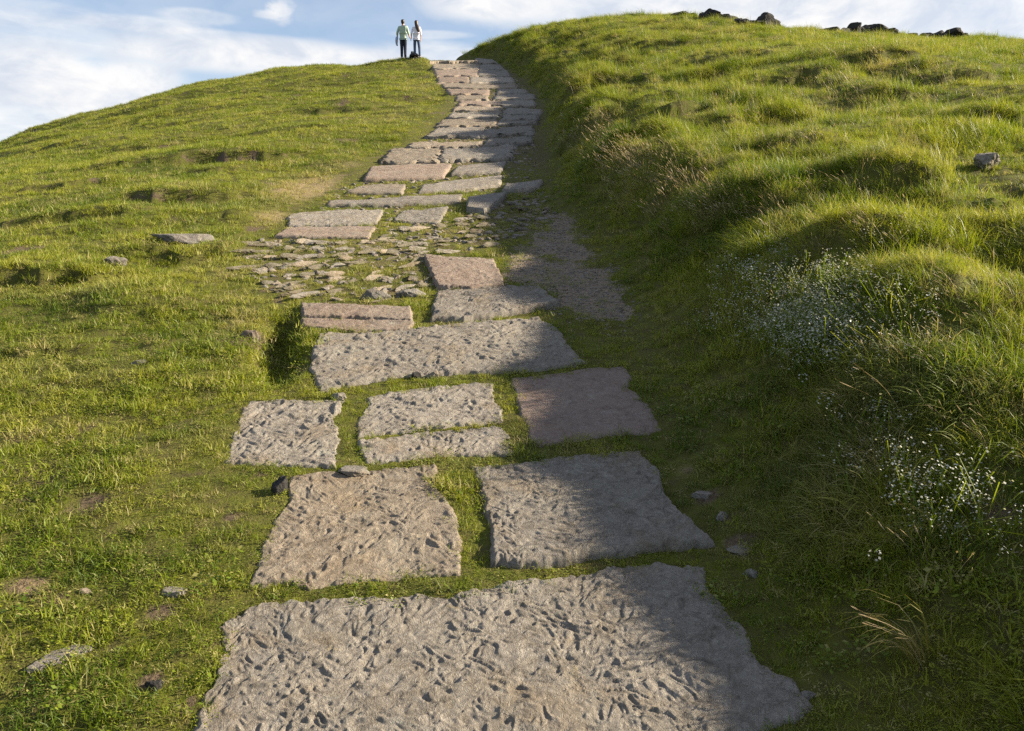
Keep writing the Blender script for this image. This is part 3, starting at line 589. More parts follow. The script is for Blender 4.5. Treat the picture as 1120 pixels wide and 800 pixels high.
for i, (x, y, a, b, h) in enumerate(cobs[:290]):
    o = link('cobble', protos[i % 7], loc=(x, y, float(H(x, y)) + h * rg.uniform(-.55, .1))); o.scale = (a, b, h); o.rotation_euler = (.2 + rg.uniform(-.08, .08), rg.uniform(-.06, .06), ca + rg.uniform(-.13, .13))
    tag(o, *(('narrow cobble set on edge in the sunlit mossy patch left of the small pinkish flagstone', 'cobble', 'cobbles in the sunlit mossy patch') if x < shade_x else
             ('narrow cobble set on edge in the shaded mossy strip leading up beside the gravel', 'cobble', 'cobbles in the shaded strip beside the gravel')))
    if i % 2: STONE_POLYS.append([(x + a * .45 * math.cos(t) * math.cos(ca) - b * .45 * math.sin(t) * math.sin(ca), y + a * .45 * math.cos(t) * math.sin(ca) + b * .45 * math.sin(t) * math.cos(ca)) for t in np.linspace(0, 6.28, 9)[:-1]])
print('cobbles', len(cobs))
POLYB = [(np.array(p), min(q[0] for q in p), max(q[0] for q in p), min(q[1] for q in p), max(q[1] for q in p)) for p in STONE_POLYS]
def on_stone(X, Y, shrink=.0):
    k = np.zeros(len(X), bool)
    for p, x0, x1, y0, y1 in POLYB:
        s = np.nonzero((X > x0) & (X < x1) & (Y > y0) & (Y < y1))[0]
        if len(s):
            c = p.mean(0); rr = np.linalg.norm(p - c, axis=1)[:, None] + 1e-6; q = c + (p - c) * np.maximum(1 - shrink / rr, .3); k[s] |= in_poly(X[s], Y[s], q)
    return k
build_ground()
# ------------------------------------------------------------------ grass
def tuft_mesh(name, n, radius, lmin, lmax, width, lean=(0, 0), spread=.6, droop=.5, seed=0, segs=3, mat='grass'):
    r = np.random.default_rng(seed); V = []; Q = []; T = []; B = []
    for k in range(n):
        a = r.uniform(0, 6.283); rr = radius * math.sqrt(r.random()); bx, by = rr * math.cos(a), rr * math.sin(a)
        L = r.uniform(lmin, lmax); w = width * r.uniform(.7, 1.25); th = r.uniform(0, 6.283)
        dx = lean[0] + spread * r.normal() * .6 + .35 * bx / radius; dy = lean[1] + spread * r.normal() * .6 + .35 * by / radius
        side = np.array([math.cos(th), math.sin(th), 0]); p = np.array([bx, by, -.01]); d = np.array([dx * .5, dy * .5, 1.0]); b0 = len(V); sh = r.random()
        for s in range(segs + 1):
            f = s / segs
            if s < segs:
                ww = w * (1 - .75 * f ** 1.5) / 2; V.append(p - side * ww); V.append(p + side * ww); B += [sh, sh]
            else: V.append(p.copy()); B.append(sh)
            d = d + np.array([dx, dy, -droop * (1 + math.hypot(dx, dy))]) * (1.0 / segs) * (.5 + f); dn = d / np.linalg.norm(d); p = p + dn * L / segs
        for s in range(segs - 1): i = b0 + 2 * s; Q.append((i, i + 1, i + 3, i + 2))
        i = b0 + 2 * (segs - 1); T.append((i, i + 1, i + 2))
    me = mesh_np(name, V, Q, T); fattr(me, 'blade', B); me.materials.append(M[mat]); return me
def leaf_mesh(name, n, radius, size, seed, hgt=.02, mat='grass'):
    r = np.random.default_rng(seed); V = []; Q = []; B = []
    for k in range(n):
        a = r.uniform(0, 6.283); rr = radius * math.sqrt(r.random()); p = np.array([rr * math.cos(a), rr * math.sin(a), r.uniform(.002, hgt)])
        th = r.uniform(0, 6.283); tl = r.uniform(-.5, .5); e1 = np.array([math.cos(th), math.sin(th), tl]); e2 = np.array([-math.sin(th), math.cos(th), r.uniform(-.5, .5)]); s = size * r.uniform(.6, 1.3); b0 = len(V)
        for q in ((-1, 0), (0, -.6), (1, 0), (0, .6)): V.append(p + (e1 * q[0] + e2 * q[1]) * s / 2)
        Q.append((b0, b0 + 1, b0 + 2, b0 + 3)); B += [r.random()] * 4
    me = mesh_np(name, V, Q); fattr(me, 'blade', B); me.materials.append(M[mat]); return me
def stalk_mesh(name, n, radius, lmin, lmax, head, seed, lean=(-.5, -.1), mat_head='seed'):
    """dry stems that carry a thin seed head"""
    r = np.random.default_rng(seed); V = []; Q = []; B = []; MI = []
    def rib(pts, ws, side, mi, sh):
        b0 = len(V)
        for p, w in zip(pts, ws): V.append(p - side * w / 2); V.append(p + side * w / 2); B.extend([sh, sh])
        for s in range(len(pts) - 1): i = b0 + 2 * s; Q.append((i, i + 1, i + 3, i + 2)); MI.append(mi)
    for k in range(n):
        a = r.uniform(0, 6.283); rr = radius * math.sqrt(r.random()); p = np.array([rr * math.cos(a), rr * math.sin(a), -.01]); L = r.uniform(lmin, lmax)
        dx = lean[0] + .25 * r.normal(); dy = lean[1] + .25 * r.normal(); d = np.array([dx * .2, dy * .2, 1.]); pts = [p]; sh = r.uniform(0, .85)
        for s in range(5):
            d = d + np.array([dx, dy, -.35]) * .22; dn = d / np.linalg.norm(d); pts.append(pts[-1] + dn * L / 5)
        th = r.uniform(0, 6.283); side = np.array([math.cos(th), math.sin(th), 0])
        rib(pts, [.0016] * 6, side, 0, sh)
        hp = pts[-1]; hl = head * r.uniform(.7, 1.3)
        for q in range(3):
            th = r.uniform(0, 6.283); side = np.array([math.cos(th), math.sin(th), .2]); h2 = [hp, hp + dn * hl * .4, hp + dn * hl * .75, hp + dn * hl]
            rib(h2, [.0016, .0055, .0045, .001], side, 1, sh)
    me = mesh_np(name, V, Q); fattr(me, 'blade', B); me.materials.append(M['straw']); me.materials.append(M[mat_head]); me.polygons.foreach_set('material_index', MI); return me
def flower_mesh(name, n, radius, hmin, hmax, seed):
    """bedstraw: thin stems with sprays of tiny white flowers"""
    r = np.random.default_rng(seed); V = []; Q = []; B = []; MI = []
    def quad(p, e1, e2, mi, sh):
        b0 = len(V); V.extend([p - e1 - e2, p + e1 - e2, p + e1 + e2, p - e1 + e2]); B.extend([sh] * 4); Q.append((b0, b0 + 1, b0 + 2, b0 + 3)); MI.append(mi)
    for k in range(n):
        a = r.uniform(0, 6.283); rr = radius * math.sqrt(r.random()); p = np.array([rr * math.cos(a), rr * math.sin(a), 0]); L = r.uniform(hmin, hmax)
        top = p + np.array([r.normal() * .06 - .03, r.normal() * .06 - .02, L]); mid = (p + top) / 2 + np.array([r.normal() * .01, r.normal() * .01, 0])
        th = r.uniform(0, 6.283); sd = np.array([math.cos(th), math.sin(th), 0]) * .0014
        for q0, q1 in ((p, mid), (mid, top)):
            b0 = len(V); V.extend([q0 - sd, q0 + sd, q1 + sd, q1 - sd]); B.extend([.3] * 4); Q.append((b0, b0 + 1, b0 + 2, b0 + 3)); MI.append(0)
        for j in range(int(r.integers(5, 12))):
            c = top + np.array([r.normal() * .014, r.normal() * .014, r.normal() * .012 - .006]); th = r.uniform(0, 6.283); t2 = r.uniform(-.7, .7); s = r.uniform(.0014, .0029)
            quad(c, np.array([math.cos(th), math.sin(th), t2]) * s, np.array([-math.sin(th), math.cos(th), r.uniform(-.7, .7)]) * s, 1, r.uniform(0, .85))
    me = mesh_np(name, V, Q); fattr(me, 'blade', B); me.materials.append(M['grass']); me.materials.append(M['petal']); me.polygons.foreach_set('material_index', MI); return me
def collection_of(name, meshes):
    c = bpy.data.collections.new(name)
    for i, me in enumerate(meshes): c.objects.link(bpy.data.objects.new('%s_%02d' % (name, i), me))
    return c
def scatter(name, label, cat, coll, X, Y, scale, idx, rot, tint, dry, sink=0.0, tilt=.15):
    n = len(X); Z = H(X, Y) - sink
    me = bpy.data.meshes.new(name); me.vertices.add(n); me.vertices.foreach_set('co', np.stack([X, Y, Z], -1).astype(np.float32).ravel())
    for nm, a in (('tint', tint), ('dry', dry), ('scl', scale)): fattr(me, nm, a)
    at = me.attributes.new('idx', 'INT', 'POINT'); at.data.foreach_set('value', np.asarray(idx, np.int32))
    rv = np.stack([RNG.normal(0, tilt, n) + .17, RNG.normal(0, tilt, n), rot], -1).astype(np.float32)
    at = me.attributes.new('rot', 'FLOAT_VECTOR', 'POINT'); at.data.foreach_set('vector', rv.ravel())
    o = bpy.data.objects.new(name, me); COL.objects.link(o); tag(o, label, cat, kind='stuff')
    g = bpy.data.node_groups.new(name, 'GeometryNodeTree'); g.interface.new_socket('Geometry', in_out='INPUT', socket_type='NodeSocketGeometry'); g.interface.new_socket('Geometry', in_out='OUTPUT', socket_type='NodeSocketGeometry')
    t = NT(g); gi = t.n('NodeGroupInput'); go = t.n('NodeGroupOutput')
    ci = t.n('GeometryNodeCollectionInfo'); ci.inputs[0].default_value = coll; ci.inputs['Separate Children'].default_value = True; ci.inputs['Reset Children'].default_value = True
    iop = t.n('GeometryNodeInstanceOnPoints'); t.l(gi.outputs[0], iop.inputs['Points']); t.l(ci.outputs[0], iop.inputs['Instance']); iop.inputs['Pick Instance'].default_value = True
    def na(nm, ty): nd = t.n('GeometryNodeInputNamedAttribute', data_type=ty); nd.inputs[0].default_value = nm; return [s for s in nd.outputs if s.enabled][0]
    t.l(na('idx', 'INT'), iop.inputs['Instance Index']); t.l(na('scl', 'FLOAT'), iop.inputs['Scale'])
    e2r = t.n('FunctionNodeEulerToRotation'); t.l(na('rot', 'FLOAT_VECTOR'), e2r.inputs[0]); t.l(e2r.outputs[0], iop.inputs['Rotation'])
    t.l(iop.outputs[0], go.inputs[0])
    md = o.modifiers.new('scatter', 'NODES'); md.node_group = g
    print(name, n); return o

def sample(bands, xm=.74, mar=1.2):
    Xs, Ys = [], []
    for y0, y1, den in bands:
        h0 = xm * y1 + mar; n = int((y1 - y0) * 2 * h0 * den); x = RNG.uniform(-h0, h0, n); y = RNG.uniform(y0, y1, n)
        k = np.abs(x) < xm * y + mar; Xs.append(x[k]); Ys.append(y[k])
    return np.concatenate(Xs), np.concatenate(Ys)
def tints(X, Y):
    right = ss(X - XR(Y), 0, 1.0)
    t = .5 +   .38 * fbm(X * .5, Y * .6, 61, 3) + .38 * fbm(X * 2.2, Y * 2.6, 62, 3) + RNG.normal(0, .12, len(X)) + .05 * (1 - right)
    return np.clip(t, 0, 1)
def keep(X, Y, p): k = RNG.random(len(X)) < p; return k

# short turf: left slope, verges, joints of the path
turf = collection_of('turf_tuft', [tuft_mesh('turf_tuft', 36, .05, .022, .056, .0036, (-.15, -.1), .8, .5, 10 + k, 2) for k in range(5)] + [leaf_mesh('moss_tuft', 46, .045, .0085, 30 + k) for k in range(3)])
X, Y = sample([(.9, 2.6, 1500), (2.6, 4.2, 1150), (4.2, 6.5, 650), (6.5, 10, 340), (10, 17, 165), (17, 28, 84), (28, 41, 54)])
u = X - XR(Y); right = ss(u, .15, .75)
so, d, gv = masks(X, Y)
clump = fbm(X * 3.2, Y * 3.2, 71, 3)
p = (1 - .7 * ss(u, .5, 1.0)) * (1 - .93 * ss(so + .25 * clump, .25, .6)) * (1 - .95 * gv) * (1 - .5 * d) * (.55 + .45 * ss(clump, -.45, .2))
k = keep(X, Y, p) & ~on_stone(X, Y, .026)
X, Y, d = X[k], Y[k], d[k]
onp = 1 - pathmask(X, Y)
sc = (1 + .045 * np.maximum(Y - 4, 0)) * RNG.uniform(.7, 1.35, len(X)) * (1 + .35 * fbm(X * 2, Y * 2, 75, 2)) * (1 + .35 * fbm(X * 7, Y * 7, 76, 2)) * (1 - .30 * onp); sc = np.clip(sc * (1 - .12 * (1 - ss(Y, 2.6, 5))), .35, 2.6)
onf = onp * ss(Y, 9, 12); k = RNG.random(len(X)) > .5 * onf; X, Y, d, sc = X[k], Y[k], d[k], sc[k] * (1 - .3 * onf[k])
n = 380; Xp = PIT[0] + RNG.normal(0, .13, n); Yp = PIT[1] + RNG.normal(0, .32, n); k = ~on_stone(Xp, Yp, .01); Xp, Yp = Xp[k], Yp[k]; n = len(Xp)    # thicker turf lining the pit
X = np.append(X, Xp); Y = np.append(Y, Yp); d = np.append(d, np.zeros(n)); sc = np.append(sc, RNG.uniform(1, 1.7, n))
scatter('turf', 'short mossy turf covering the left slope and the joints between flagstones', 'turf', turf, X, Y, sc, np.where(RNG.random(len(X)) < np.where(Y < 5, .45, .25), RNG.integers(5, 8, len(X)), RNG.integers(0, 5, len(X))), RNG.uniform(0, 6.28, len(X)),
        tints(X, Y), np.clip(d * .8 + np.where(RNG.random(len(X)) < .07, .7, 0) + .20 * ss(fbm(X * 1.3, Y * 1.3, 78, 3), .2, .6), 0, 1))

BX, BY = unproj(1078, 184)
# clover and broad leaved weeds
clo = collection_of('clover_tuft', [leaf_mesh('clover_tuft', 26, .06, .016, 160 + k, .03) for k in range(4)])
Xc, Yc = sample([(.9, 3.2, 60), (3.2, 6, 28), (6, 9, 8)]); k = (RNG.random(len(Xc)) < ss(fbm(Xc * 1.6, Yc * 1.6, 171, 3), .05, .5)) & (Xc < XR(Yc) + .5) & ~on_stone(Xc, Yc, .0); Xc, Yc = Xc[k], Yc[k]; n = len(Xc)
scatter('clover', 'patches of small round leaved clover among the turf', 'clover', clo, Xc, Yc, RNG.uniform(.6, 1.2, n), RNG.integers(0, 4, n), RNG.uniform(0, 6.28, n), .15 + .35 * RNG.random(n), 0 * Xc, sink=-.012)
# meadow grass: right bank and field, rougher patches on the left
mead = collection_of('meadow_tuft', [tuft_mesh('meadow_tuft', 42, .075, .06, .145, .0036, (-.45, -.15), .55, .55, 50 + k, 3) for k in range(5)] + [tuft_mesh('long_tuft', 48, .085, .11, .24, .0038, (-.6, -.2), .5, .7, 70 + k, 4) for k in range(4)])
X, Y = sample([(.9, 2.6, 420), (2.6, 4.2, 440), (4.2, 6.5, 330), (6.5, 10, 180), (10, 17, 90), (17, 28, 56), (28, 42, 40)])
u = X - XR(Y); right = ss(u, -.02, .35); leftf = ss(XL(Y) - X, 1.5, 6) * ss(Y, 6, 11)
so, d, gv = masks(X, Y)
pit = np.exp(-(((X - PIT[0]) / .25) ** 2 + ((Y - PIT[1]) / .6) ** 2) ** 2)
p = np.maximum(np.maximum(right, .5 * pit), leftf * .5 * ss(fbm(X * .7, Y * 1.2, 83, 3), -.2, .35)) * (1 - .85 * ss(so, .3, .6)) * (1 - gv)
k = keep(X, Y, p) & ~on_stone(X, Y) & (np.hypot(X - BX, (Y - BY + .7)) > .6)
X, Y, u, lf, d = X[k], Y[k], u[k], leftf[k], d[k]
crest = ss(u, .3, .9) * (1 - ss(u, 2.2, 4)); patch = fbm(X * .8, Y * .9, 87, 3)
isl = (RNG.random(len(X)) < np.clip(.15 + .45 * crest + .45 * patch, .03, .8)) & (u > .25)
sc = (1 + .018 * np.maximum(Y - 5, 0)) * RNG.uniform(.65, 1.2, len(X)) * np.clip(.72 + (.45 + .3 * ss(Y, 9, 14)) * patch, .35, 1.3); sc = np.where(u < 0, sc * .42, sc) * np.where(Y > 12, 1.0, 1) * (.45 + .55 * ss(u, .05, .55)) * (1 - .22 * (1 - ss(Y, 4, 8)))
scatter('meadow_grass', 'long wind bent grass over the right bank and the field behind it', 'grass', mead, X, Y, sc, np.where(isl, RNG.integers(5, 9, len(X)), RNG.integers(0, 5, len(X))), RNG.normal(0, .7, len(X)),
        tints(X, Y), np.clip(np.where(RNG.random(len(X)) < .11, .6, 0) + .24 * ss(fbm(X * .6, Y * .7, 88, 3), .1, .6) + d * .5, 0, 1))

# dry seed heads
seed = collection_of('seed_tuft', [stalk_mesh('seed_tuft', 6, .08, .15, .28, .042, 90 + k) for k in range(5)])
areas = [(715, 205, 85, 36, 85), (645, 150, 50, 26, 34), (790, 240, 70, 30, 50), (650, 90, 60, 25, 40), (690, 175, 50, 16, 50), (850, 150, 250, 90, 80), (1000, 400, 110, 60, 14), (960, 470, 70, 50, 8), (1080, 330, 60, 60, 8), (900, 250, 160, 60, 30), (950, 90, 170, 50, 50), (690, 50, 60, 30, 24), (1060, 480, 60, 40, 6), (980, 620, 90, 60, 3)]
Xs, Ys = [], []
def area_pts(areas, k, umin):
    r = np.concatenate([np.stack([px + RNG.normal(size=n) * a * k, py + RNG.normal(size=n) * b * k], -1) for px, py, a, b, n in areas])
    x, y = unproj_many(r[:, 0], r[:, 1]); q = x > XR(y) + umin; return x[q], y[q]
X, Y = area_pts(areas, .5, .35)
scatter('seed_grass', 'pinkish dry seed heads on thin stems leaning over the right bank', 'seed grass', seed, X, Y, RNG.uniform(.6, 1.1, len(X)) * (.62 + .43 * ss(Y, 4, 10)), RNG.integers(0, 5, len(X)), RNG.normal(0, .5, len(X)), RNG.random(len(X)), RNG.random(len(X)) * .5)

# white bedstraw
flo = collection_of('flower_tuft', [flower_mesh('flower_tuft', 10, .08, .07, .16, 120 + k) for k in range(5)])
X, Y = area_pts([(890, 350, 75, 42, 90), (905, 385, 60, 30, 60), (830, 310, 40, 25, 14), (1010, 565, 75, 40, 11), (990, 530, 50, 30, 4), (1060, 590, 50, 25, 5), (960, 480, 40, 30, 4), (840, 370, 50, 25, 10)], .55, .2)
scatter('wildflowers', 'sprays of tiny white flowers in the shaded grass of the right bank', 'wildflowers', flo, X, Y, RNG.uniform(.7, 1.25, len(X)), RNG.integers(0, 5, len(X)), RNG.uniform(0, 6.28, len(X)), RNG.random(len(X)), np.zeros(len(X)))

# gravel of the worn side track
peb = collection_of('pebble', [rock_mesh('pebble', 1, .8, .55, 700 + k, sub=2) for k in range(5)])
for i, o in enumerate(peb.objects): o.data.materials.append(M[('field', 'tan', 'tan', 'field', 'field')[i]])
gx = [p[0] for p in GRAVEL]; gy = [p[1] for p in GRAVEL]; n = 30000
X = RNG.uniform(min(gx) - .3, max(gx) + .3, n); Y = RNG.uniform(min(gy) - .4, max(gy) + .4, n)
k = (RNG.random(n) < masks(X, Y)[2] * .8) & ~on_stone(X, Y); X, Y = X[k], Y[k]; n = len(X)
scatter('gravel', 'loose brown grey gravel on the worn track right of the small pinkish flagstone', 'gravel', peb, X, Y, .004 + .014 * RNG.random(n) ** 3, RNG.integers(0, 5, n), RNG.uniform(0, 6.28, n), RNG.random(n), 0 * X, sink=.001)

# broken rubble packed between the upper slabs
n = 9000; Y = RNG.uniform(7.5, 39, n); X = XL(Y) + .15 + (XR(Y) - XL(Y) - .25) * RNG.random(n)
n = 5200; Xp = RNG.uniform(min(xs) - .1, max(xs) + .1, n); Yp = RNG.uniform(min(ys_) - .1, max(ys_) + .1, n); k = in_poly(Xp, Yp, PATCH) & (RNG.random(n) < .35 + .5 * ss(fbm(Xp * 2, Yp * 2, 15, 2), -.2, .4)); X = np.append(X, Xp[k]); Y = np.append(Y, Yp[k])
k = ~on_stone(X, Y); X, Y = X[k], Y[k]; n = len(X)
scatter('rubble', 'broken stone chips wedged between the upper flagstones and in the cobble patch', 'rubble', peb, X, Y, .010 + .04 * RNG.random(n) ** 2.5, RNG.integers(0, 5, n), RNG.uniform(0, 6.28, n), RNG.random(n), 0 * X, sink=.004)
# ------------------------------------------------------------------ the two walkers and the dog on the crest
def skin(name, V, E, m, parent=None, sub=2, loc=None):
    """V: list of (x, y, z, rx, ry); one continuous skinned surface"""
    me = bpy.data.meshes.new(name); me.from_pydata([v[:3] for v in V], E, []); o = bpy.data.objects.new(name, me); COL.objects.link(o)
    md = o.modifiers.new('skin', 'SKIN'); md.use_smooth_shade = True
    for i, v in enumerate(V):
        sv_ = me.skin_vertices[0].data[i]; sv_.radius = (v[3], v[4] if len(v) > 4 else v[3]); sv_.use_root = (i == 0)
    s2 = o.modifiers.new('sub', 'SUBSURF'); s2.levels = s2.render_levels = sub
    dg = bpy.context.evaluated_depsgraph_get(); me2 = bpy.data.meshes.new_from_object(o.evaluated_get(dg)); me2.name = name
    bpy.data.objects.remove(o); bpy.data.meshes.remove(me)
    me2.materials.clear(); return link(name, me2, m, parent, loc)
CM = dict(skin=plain('skin', (.42, .26, .18), .55, .08), shirt=plain('sage_shirt_cloth', (.33, .42, .34), .9, .12, 8), navy=plain('navy_cloth', (.012, .016, .035), .9, .2, 12), jeans=plain('jeans_cloth', (.055, .085, .15), .9, .3, 10),
          white=plain('white_cloth', (.72, .70, .78), .85, .06, 9), hair=plain('dark_hair', (.018, .011, .008), .5, .3, 60), brown=plain('brown_hair', (.045, .022, .014), .5, .35, 60), shoe=plain('dark_shoe', (.02, .018, .017), .7, .2), blue=plain('pale_blue_cloth', (.30, .38, .55), .9, .15, 12),
          eye=plain('eye', (.03, .025, .02), .2, .1), fur=plain('black_fur', (.012, .011, .011), .75, .4, 50))
def loft(name, rings, m, parent, n=14):
    V = []; Q = []
    for x, y, z, rx, ry in rings:
        for a in range(n): t = a / n * 6.28319; V.append((x + rx * math.cos(t), y + ry * math.sin(t), z))
    for r in range(len(rings) - 1):
        for a in range(n): b = (a + 1) % n; Q.append((r * n + a, r * n + b, r * n + n + b, r * n + n + a))
    T = []
    for r, fl in ((0, 1), (len(rings) - 1, 0)):
        c = len(V); V.append(rings[r][:3])
        for a in range(n): b = (a + 1) % n; T.append((r * n + b, r * n + a, c) if fl else (r * n + a, r * n + b, c))
    me = mesh_np(name, V, Q, T); bm = bmesh.new(); bm.from_mesh(me); bmesh.ops.recalc_face_normals(bm, faces=bm.faces); bm.to_mesh(me); bm.free()
    return link(name, me, m, parent)
def body(root, h, arms, legs, slim):
    k = h / 1.76; g = slim
    V = [(0, 0, .97, .135 * g, .105 * g), (0, .0, 1.13, .125 * g, .095 * g), (0, -.005, 1.34, .155 * g, .105 * g), (0, -.005, 1.44, .12 * g, .085 * g), (0, 0, 1.52, .052, .055), (0, .012, 1.585, .062, .072), (0, .008, 1.65, .076, .092), (0, 0, 1.71, .05, .062),
         (0, .115, 1.63, .013, .014), (.084, .0, 1.635, .010, .022), (-.084, 0, 1.635, .010, .022)]
    E = [(0, 1), (1, 2), (2, 3), (3, 4), (4, 5), (5, 6), (6, 7), (5, 8), (6, 9), (6, 10)]
    for s, (sh, el, wr, hd) in arms.items():
        b = len(V); V += [(*sh, .052 * g), (*el, .040 * g), (*wr, .027 * g), (*hd, .030 * g, .017)]; E += [(2, b), (b, b + 1), (b + 1, b + 2), (b + 2, b + 3)]
        d = np.array(hd) - np.array(wr); d = d / np.linalg.norm(d); sd = np.array([0, 1.0, 0]) - d * d[1]; sd /= np.linalg.norm(sd)
        for q, (off, ln) in enumerate(((-.030, .070), (-.010, .082), (.010, .078), (.030, .058))):
            p1 = np.array(hd) + sd * off + d * .03; p2 = p1 + d * ln * .55 - np.array([s * .006, 0, 0]); p3 = p2 + d * ln * .4 - np.array([s * .018, 0, 0]); c = len(V)
            V += [(*p1, .010), (*p2, .009), (*p3, .007)]; E += [(b + 3, c), (c, c + 1), (c + 1, c + 2)]
        p1 = np.array(wr) + d * .03 + sd * .035; p2 = p1 + d * .035 + sd * .02; c = len(V); V += [(*p1, .012), (*p2, .009)]; E += [(b + 2, c), (c, c + 1)]
    for s, (hp, kn, an, to) in legs.items():
        b = len(V); V += [(*hp, .088 * g), (*kn, .056 * g), (*an, .038), (an[0], an[1] - .02, .05, .036), (*to, .036, .025)]; E += [(0, b), (b, b + 1), (b + 1, b + 2), (b + 2, b + 3), (b + 3, b + 4)]
    V = [(v[0] * k, v[1] * k, v[2] * k, *[r * k for r in v[3:]]) for v in V]
    return skin('body', V, E, CM['skin'], root)
def sc_(vs, k): return [(v[0] * k, v[1] * k, v[2] * k, *[r * k for r in v[3:]]) for v in vs]
def person(loc, rz, h, label, shirt, trouser, hairm, arms, legs, slim, sleeve, hem, longhair):
    root = bpy.data.objects.new('person', None); COL.objects.link(root); root.location = loc; root.rotation_euler = (0, 0, rz); tag(root, label, 'person')
    k = h / 1.76; g = slim; body(root, h, arms, legs, slim)
    V = [(0, 0, .99, .150 * g * hem, .12 * g * hem), (0, 0, 1.13, .140 * g, .112 * g), (0, -.005, 1.34, .170 * g, .122 * g), (0, -.005, 1.44, .13 * g, .098 * g), (0, 0, 1.50, .062, .064), (0, 0, .90, .152 * g * hem, .125 * g * hem)]; E = [(0, 1), (1, 2), (2, 3), (3, 4), (0, 5)]
    for s, (sh, el, wr, hd) in arms.items():
        b = len(V); f = sleeve; e2 = tuple(np.array(el) * (1 - f) + np.array(wr) * f) ; V += [(*sh, .068 * g), (*el, .056 * g), (*e2, .046 * g)]; E += [(2, b), (b, b + 1), (b + 1, b + 2)]
    skin('shirt', sc_(V, k), E, shirt, root)
    V = [(0, 0, .98, .148 * g, .118 * g), (0, 0, .90, .145 * g, .118 * g)]; E = [(0, 1)]
    for s, (hp, kn, an, to) in legs.items():
        b = len(V); V += [(*hp, .100 * g), (*kn, .074 * g), (an[0], an[1], an[2] - .03, .062)]; E += [(1, b), (b, b + 1), (b + 1, b + 2)]
    skin('trousers', sc_(V, k), E, trouser, root)
    for s, (hp, kn, an, to) in legs.items():
        skin('shoe', sc_([(an[0], an[1] - .03, .045, .045), (an[0], an[1] + .04, .045, .046), (*to, .042, .032)], k), [(0, 1), (1, 2)], CM['shoe'], root, 1)
    cap = [(0, 0, 1.772, .015, .018), (0, -.002, 1.766, .045, .054), (0, -.006, 1.750, .070, .085), (0, -.012, 1.722, .086, .103), (0, -.020, 1.685, .091, .102), (0, -.032, 1.65, .088, .086)]
    if longhair: hv = cap + [(.004, -.045, 1.60, .088, .074), (.015, -.06, 1.55, .090, .062), (.035, -.085, 1.48, .098, .052), (.06, -.105, 1.40, .10, .048), (.085, -.115, 1.31, .085, .042), (.105, -.12, 1.24, .055, .034), (.12, -.12, 1.19, .015, .012)]
    else: hv = cap + [(0, -.042, 1.61, .078, .068), (0, -.047, 1.575, .062, .05), (0, -.05, 1.55, .03, .025)]
    loft('hair', sc_(hv, k), hairm, root)
    for s in (-1, 1):
        bm = bmesh.new(); bmesh.ops.create_uvsphere(bm, u_segments=10, v_segments=8, radius=.011 * k); me = bpy.data.meshes.new('eye'); bm.to_mesh(me); bm.free(); link('eye', me, CM['eye'], root, (s * .032 * k, .098 * k, 1.655 * k))
    return root
def crest(px, dy): 
    y = sky_y(px) + dy; return (ray(px, 64)[0] * y, y, float(H(ray(px, 64)[0] * y, y)))
L_ = lambda x: ((.085 * x, 0, .90), (.080 * x, .015, .50), (.085 * x, -.01, .09), (.10 * x, .13, .035))
pm = crest(441.5, -.15); pw = crest(456, -.1)
gap = pw[0] - pm[0]
person(pm, -.08, 1.54, 'person with short dark hair, sage green shirt and navy trousers on the crest', CM['shirt'], CM['navy'], CM['hair'],
       {-1: ((-.185, 0, 1.42), (-.275, -.03, 1.16), (-.29, .06, .95), (-.292, .09, .89)), 1: ((.185, 0, 1.42), (.25, -.04, 1.16), (.30, .03, .98), (.325, .05, .93))}, {-1: L_(-1), 1: L_(1)}, 1.08, .55, 1.06, False)
person(pw, .05, 1.48, 'person with long brown hair, loose white top and blue jeans on the crest', CM['white'], CM['jeans'], CM['brown'],
       {-1: ((-.165, 0, 1.42), (-.235, -.05, 1.17), (-.26, .03, .98), (-.275, .05, .92)), 1: ((.165, 0, 1.42), (.215, -.03, 1.15), (.20, .06, .92), (.195, .08, .86))}, {-1: ((-.085, 0, .90), (-.10, .03, .50), (-.09, .0, .09), (-.10, .14, .035)), 1: ((.085, 0, .90), (.13, .01, .50), (.15, -.06, .09), (.17, .08, .035))}, .93, .3, 1.22, True)
jk = skin('folded_jacket', [(0, 0, 0, .05, .05), (-.01, 0, -.10, .085, .06), (-.02, .01, -.22, .09, .055), (-.015, .02, -.33, .07, .04), (.03, .02, -.38, .04, .03)], [(0, 1), (1, 2), (2, 3), (3, 4)], CM['blue'], None, 2, (pm[0] - .27, pm[1] + .05, pm[2] + .90))
tag(jk, 'pale blue folded jacket hanging from the left hand of the one in the sage shirt', 'jacket')
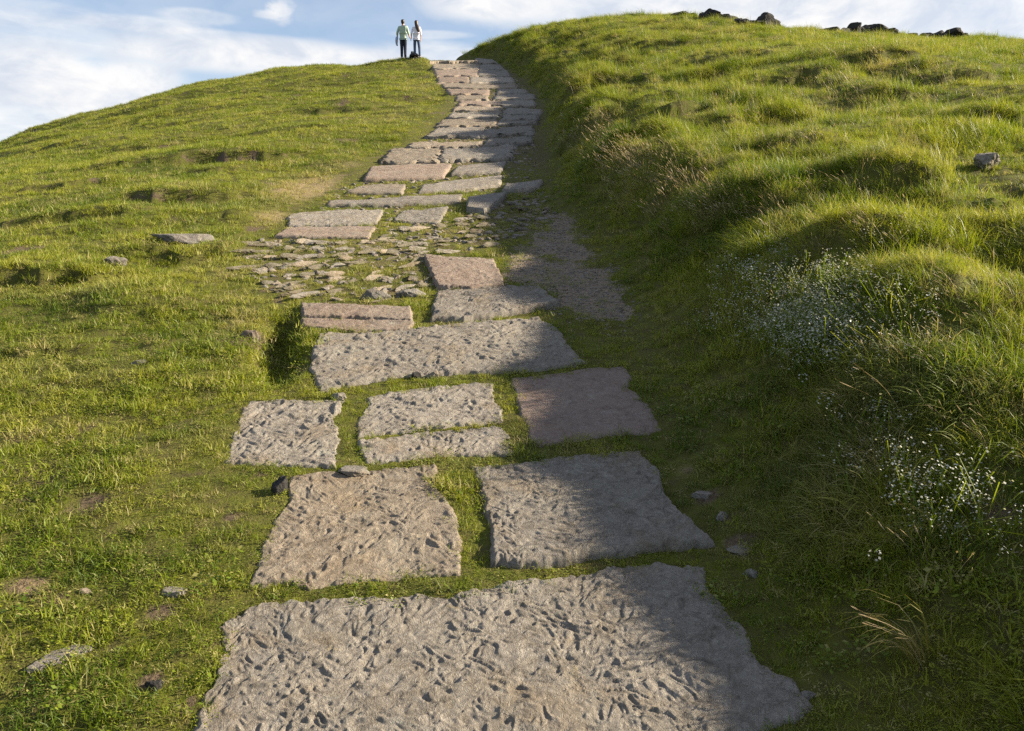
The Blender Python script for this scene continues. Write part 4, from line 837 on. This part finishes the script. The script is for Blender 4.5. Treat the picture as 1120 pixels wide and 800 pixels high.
# black dog lying between them, facing away
pd = crest(452.5, .12)
dog = bpy.data.objects.new('dog', None); COL.objects.link(dog); dog.location = pd; dog.rotation_euler = (0, 0, .25); tag(dog, 'black dog lying on the crest between the two standing people', 'dog')
V = [(0, -.22, .12, .14, .11), (0, -.05, .135, .135, .115), (0, .14, .15, .12, .115), (0, .25, .22, .07, .075), (.0, .30, .29, .058, .06), (.0, .39, .275, .035, .03), (0, .44, .265, .026, .02),
     (.12, -.18, .10, .075, .08), (.16, -.03, .05, .04), (.17, -.20, .03, .028), (.17, -.02, .025, .024), (-.12, -.18, .10, .075, .08), (-.16, -.03, .05, .04), (-.17, -.20, .03, .028), (-.17, -.02, .025, .024),
     (.10, .18, .10, .05), (.11, .10, .035, .032), (.10, .34, .028, .028), (-.10, .18, .10, .05), (-.11, .10, .035, .032), (-.10, .34, .028, .028),
     (.055, .28, .335, .022, .012), (.075, .27, .27, .018, .01), (-.055, .28, .335, .022, .012), (-.075, .27, .27, .018, .01), (0, -.34, .08, .03), (.10, -.44, .04, .024), (.22, -.46, .03, .014)]
E = [(0, 1), (1, 2), (2, 3), (3, 4), (4, 5), (5, 6), (0, 7), (7, 8), (8, 9), (9, 10), (0, 11), (11, 12), (12, 13), (13, 14), (2, 15), (15, 16), (16, 17), (2, 18), (18, 19), (19, 20), (4, 21), (21, 22), (4, 23), (23, 24), (0, 25), (25, 26), (26, 27)]
skin('body', V, E, CM['fur'], dog)

# ------------------------------------------------------------------ single plants that stand out
SG = leaf_mat('single_grass', ((0, (.10, .12, .015)), (1, (.22, .20, .03))), (.34, .27, .12), .4, inst=False)
SH = leaf_mat('single_seed_head', ((0, (.32, .25, .15)), (1, (.45, .36, .24))), (.45, .36, .24), .3, inst=False)
def plant(name, px, py, label, cat, parts):
    x, y = unproj(px, py); root = bpy.data.objects.new(name, None); COL.objects.link(root); root.location = (x, y, float(H(x, y))); tag(root, label, cat)
    for nm, me, tint, dry in parts:
        fattr(me, 'tint', np.full(len(me.vertices), tint)); fattr(me, 'dry', np.full(len(me.vertices), dry)); me.materials.clear()
        for m in ((SG,) if nm == 'blades' else (SH, SH)): me.materials.append(m)
        link(nm, me, None, root)
plant('grass_clump', 1008, 722, 'drooping yellowish grass clump with pale seed heads in the shade at the lower right', 'grass clump',
      [('blades', tuft_mesh('blades', 34, .03, .16, .30, .005, (-.55, -.1), .16, 1.0, 301, 5), .7, .25), ('seed_heads', stalk_mesh('seed_heads', 6, .04, .16, .27, .035, 302, (-1.0, -.2)), .5, .3)])
plant('grass_stalk', 1084, 356, 'single tall straight grass stalk near the right edge above the bright slope', 'grass stalk', [('stem', stalk_mesh('stem', 1, .005, .26, .28, .05, 305, (.0, 0)), .6, .6)])
plant('grass_stalk', 990, 470, 'dry arching seed stalk against the dark hollow of the right bank', 'grass stalk', [('stem', stalk_mesh('stem', 2, .01, .22, .30, .05, 308, (-.7, -.1)), .6, .4)])
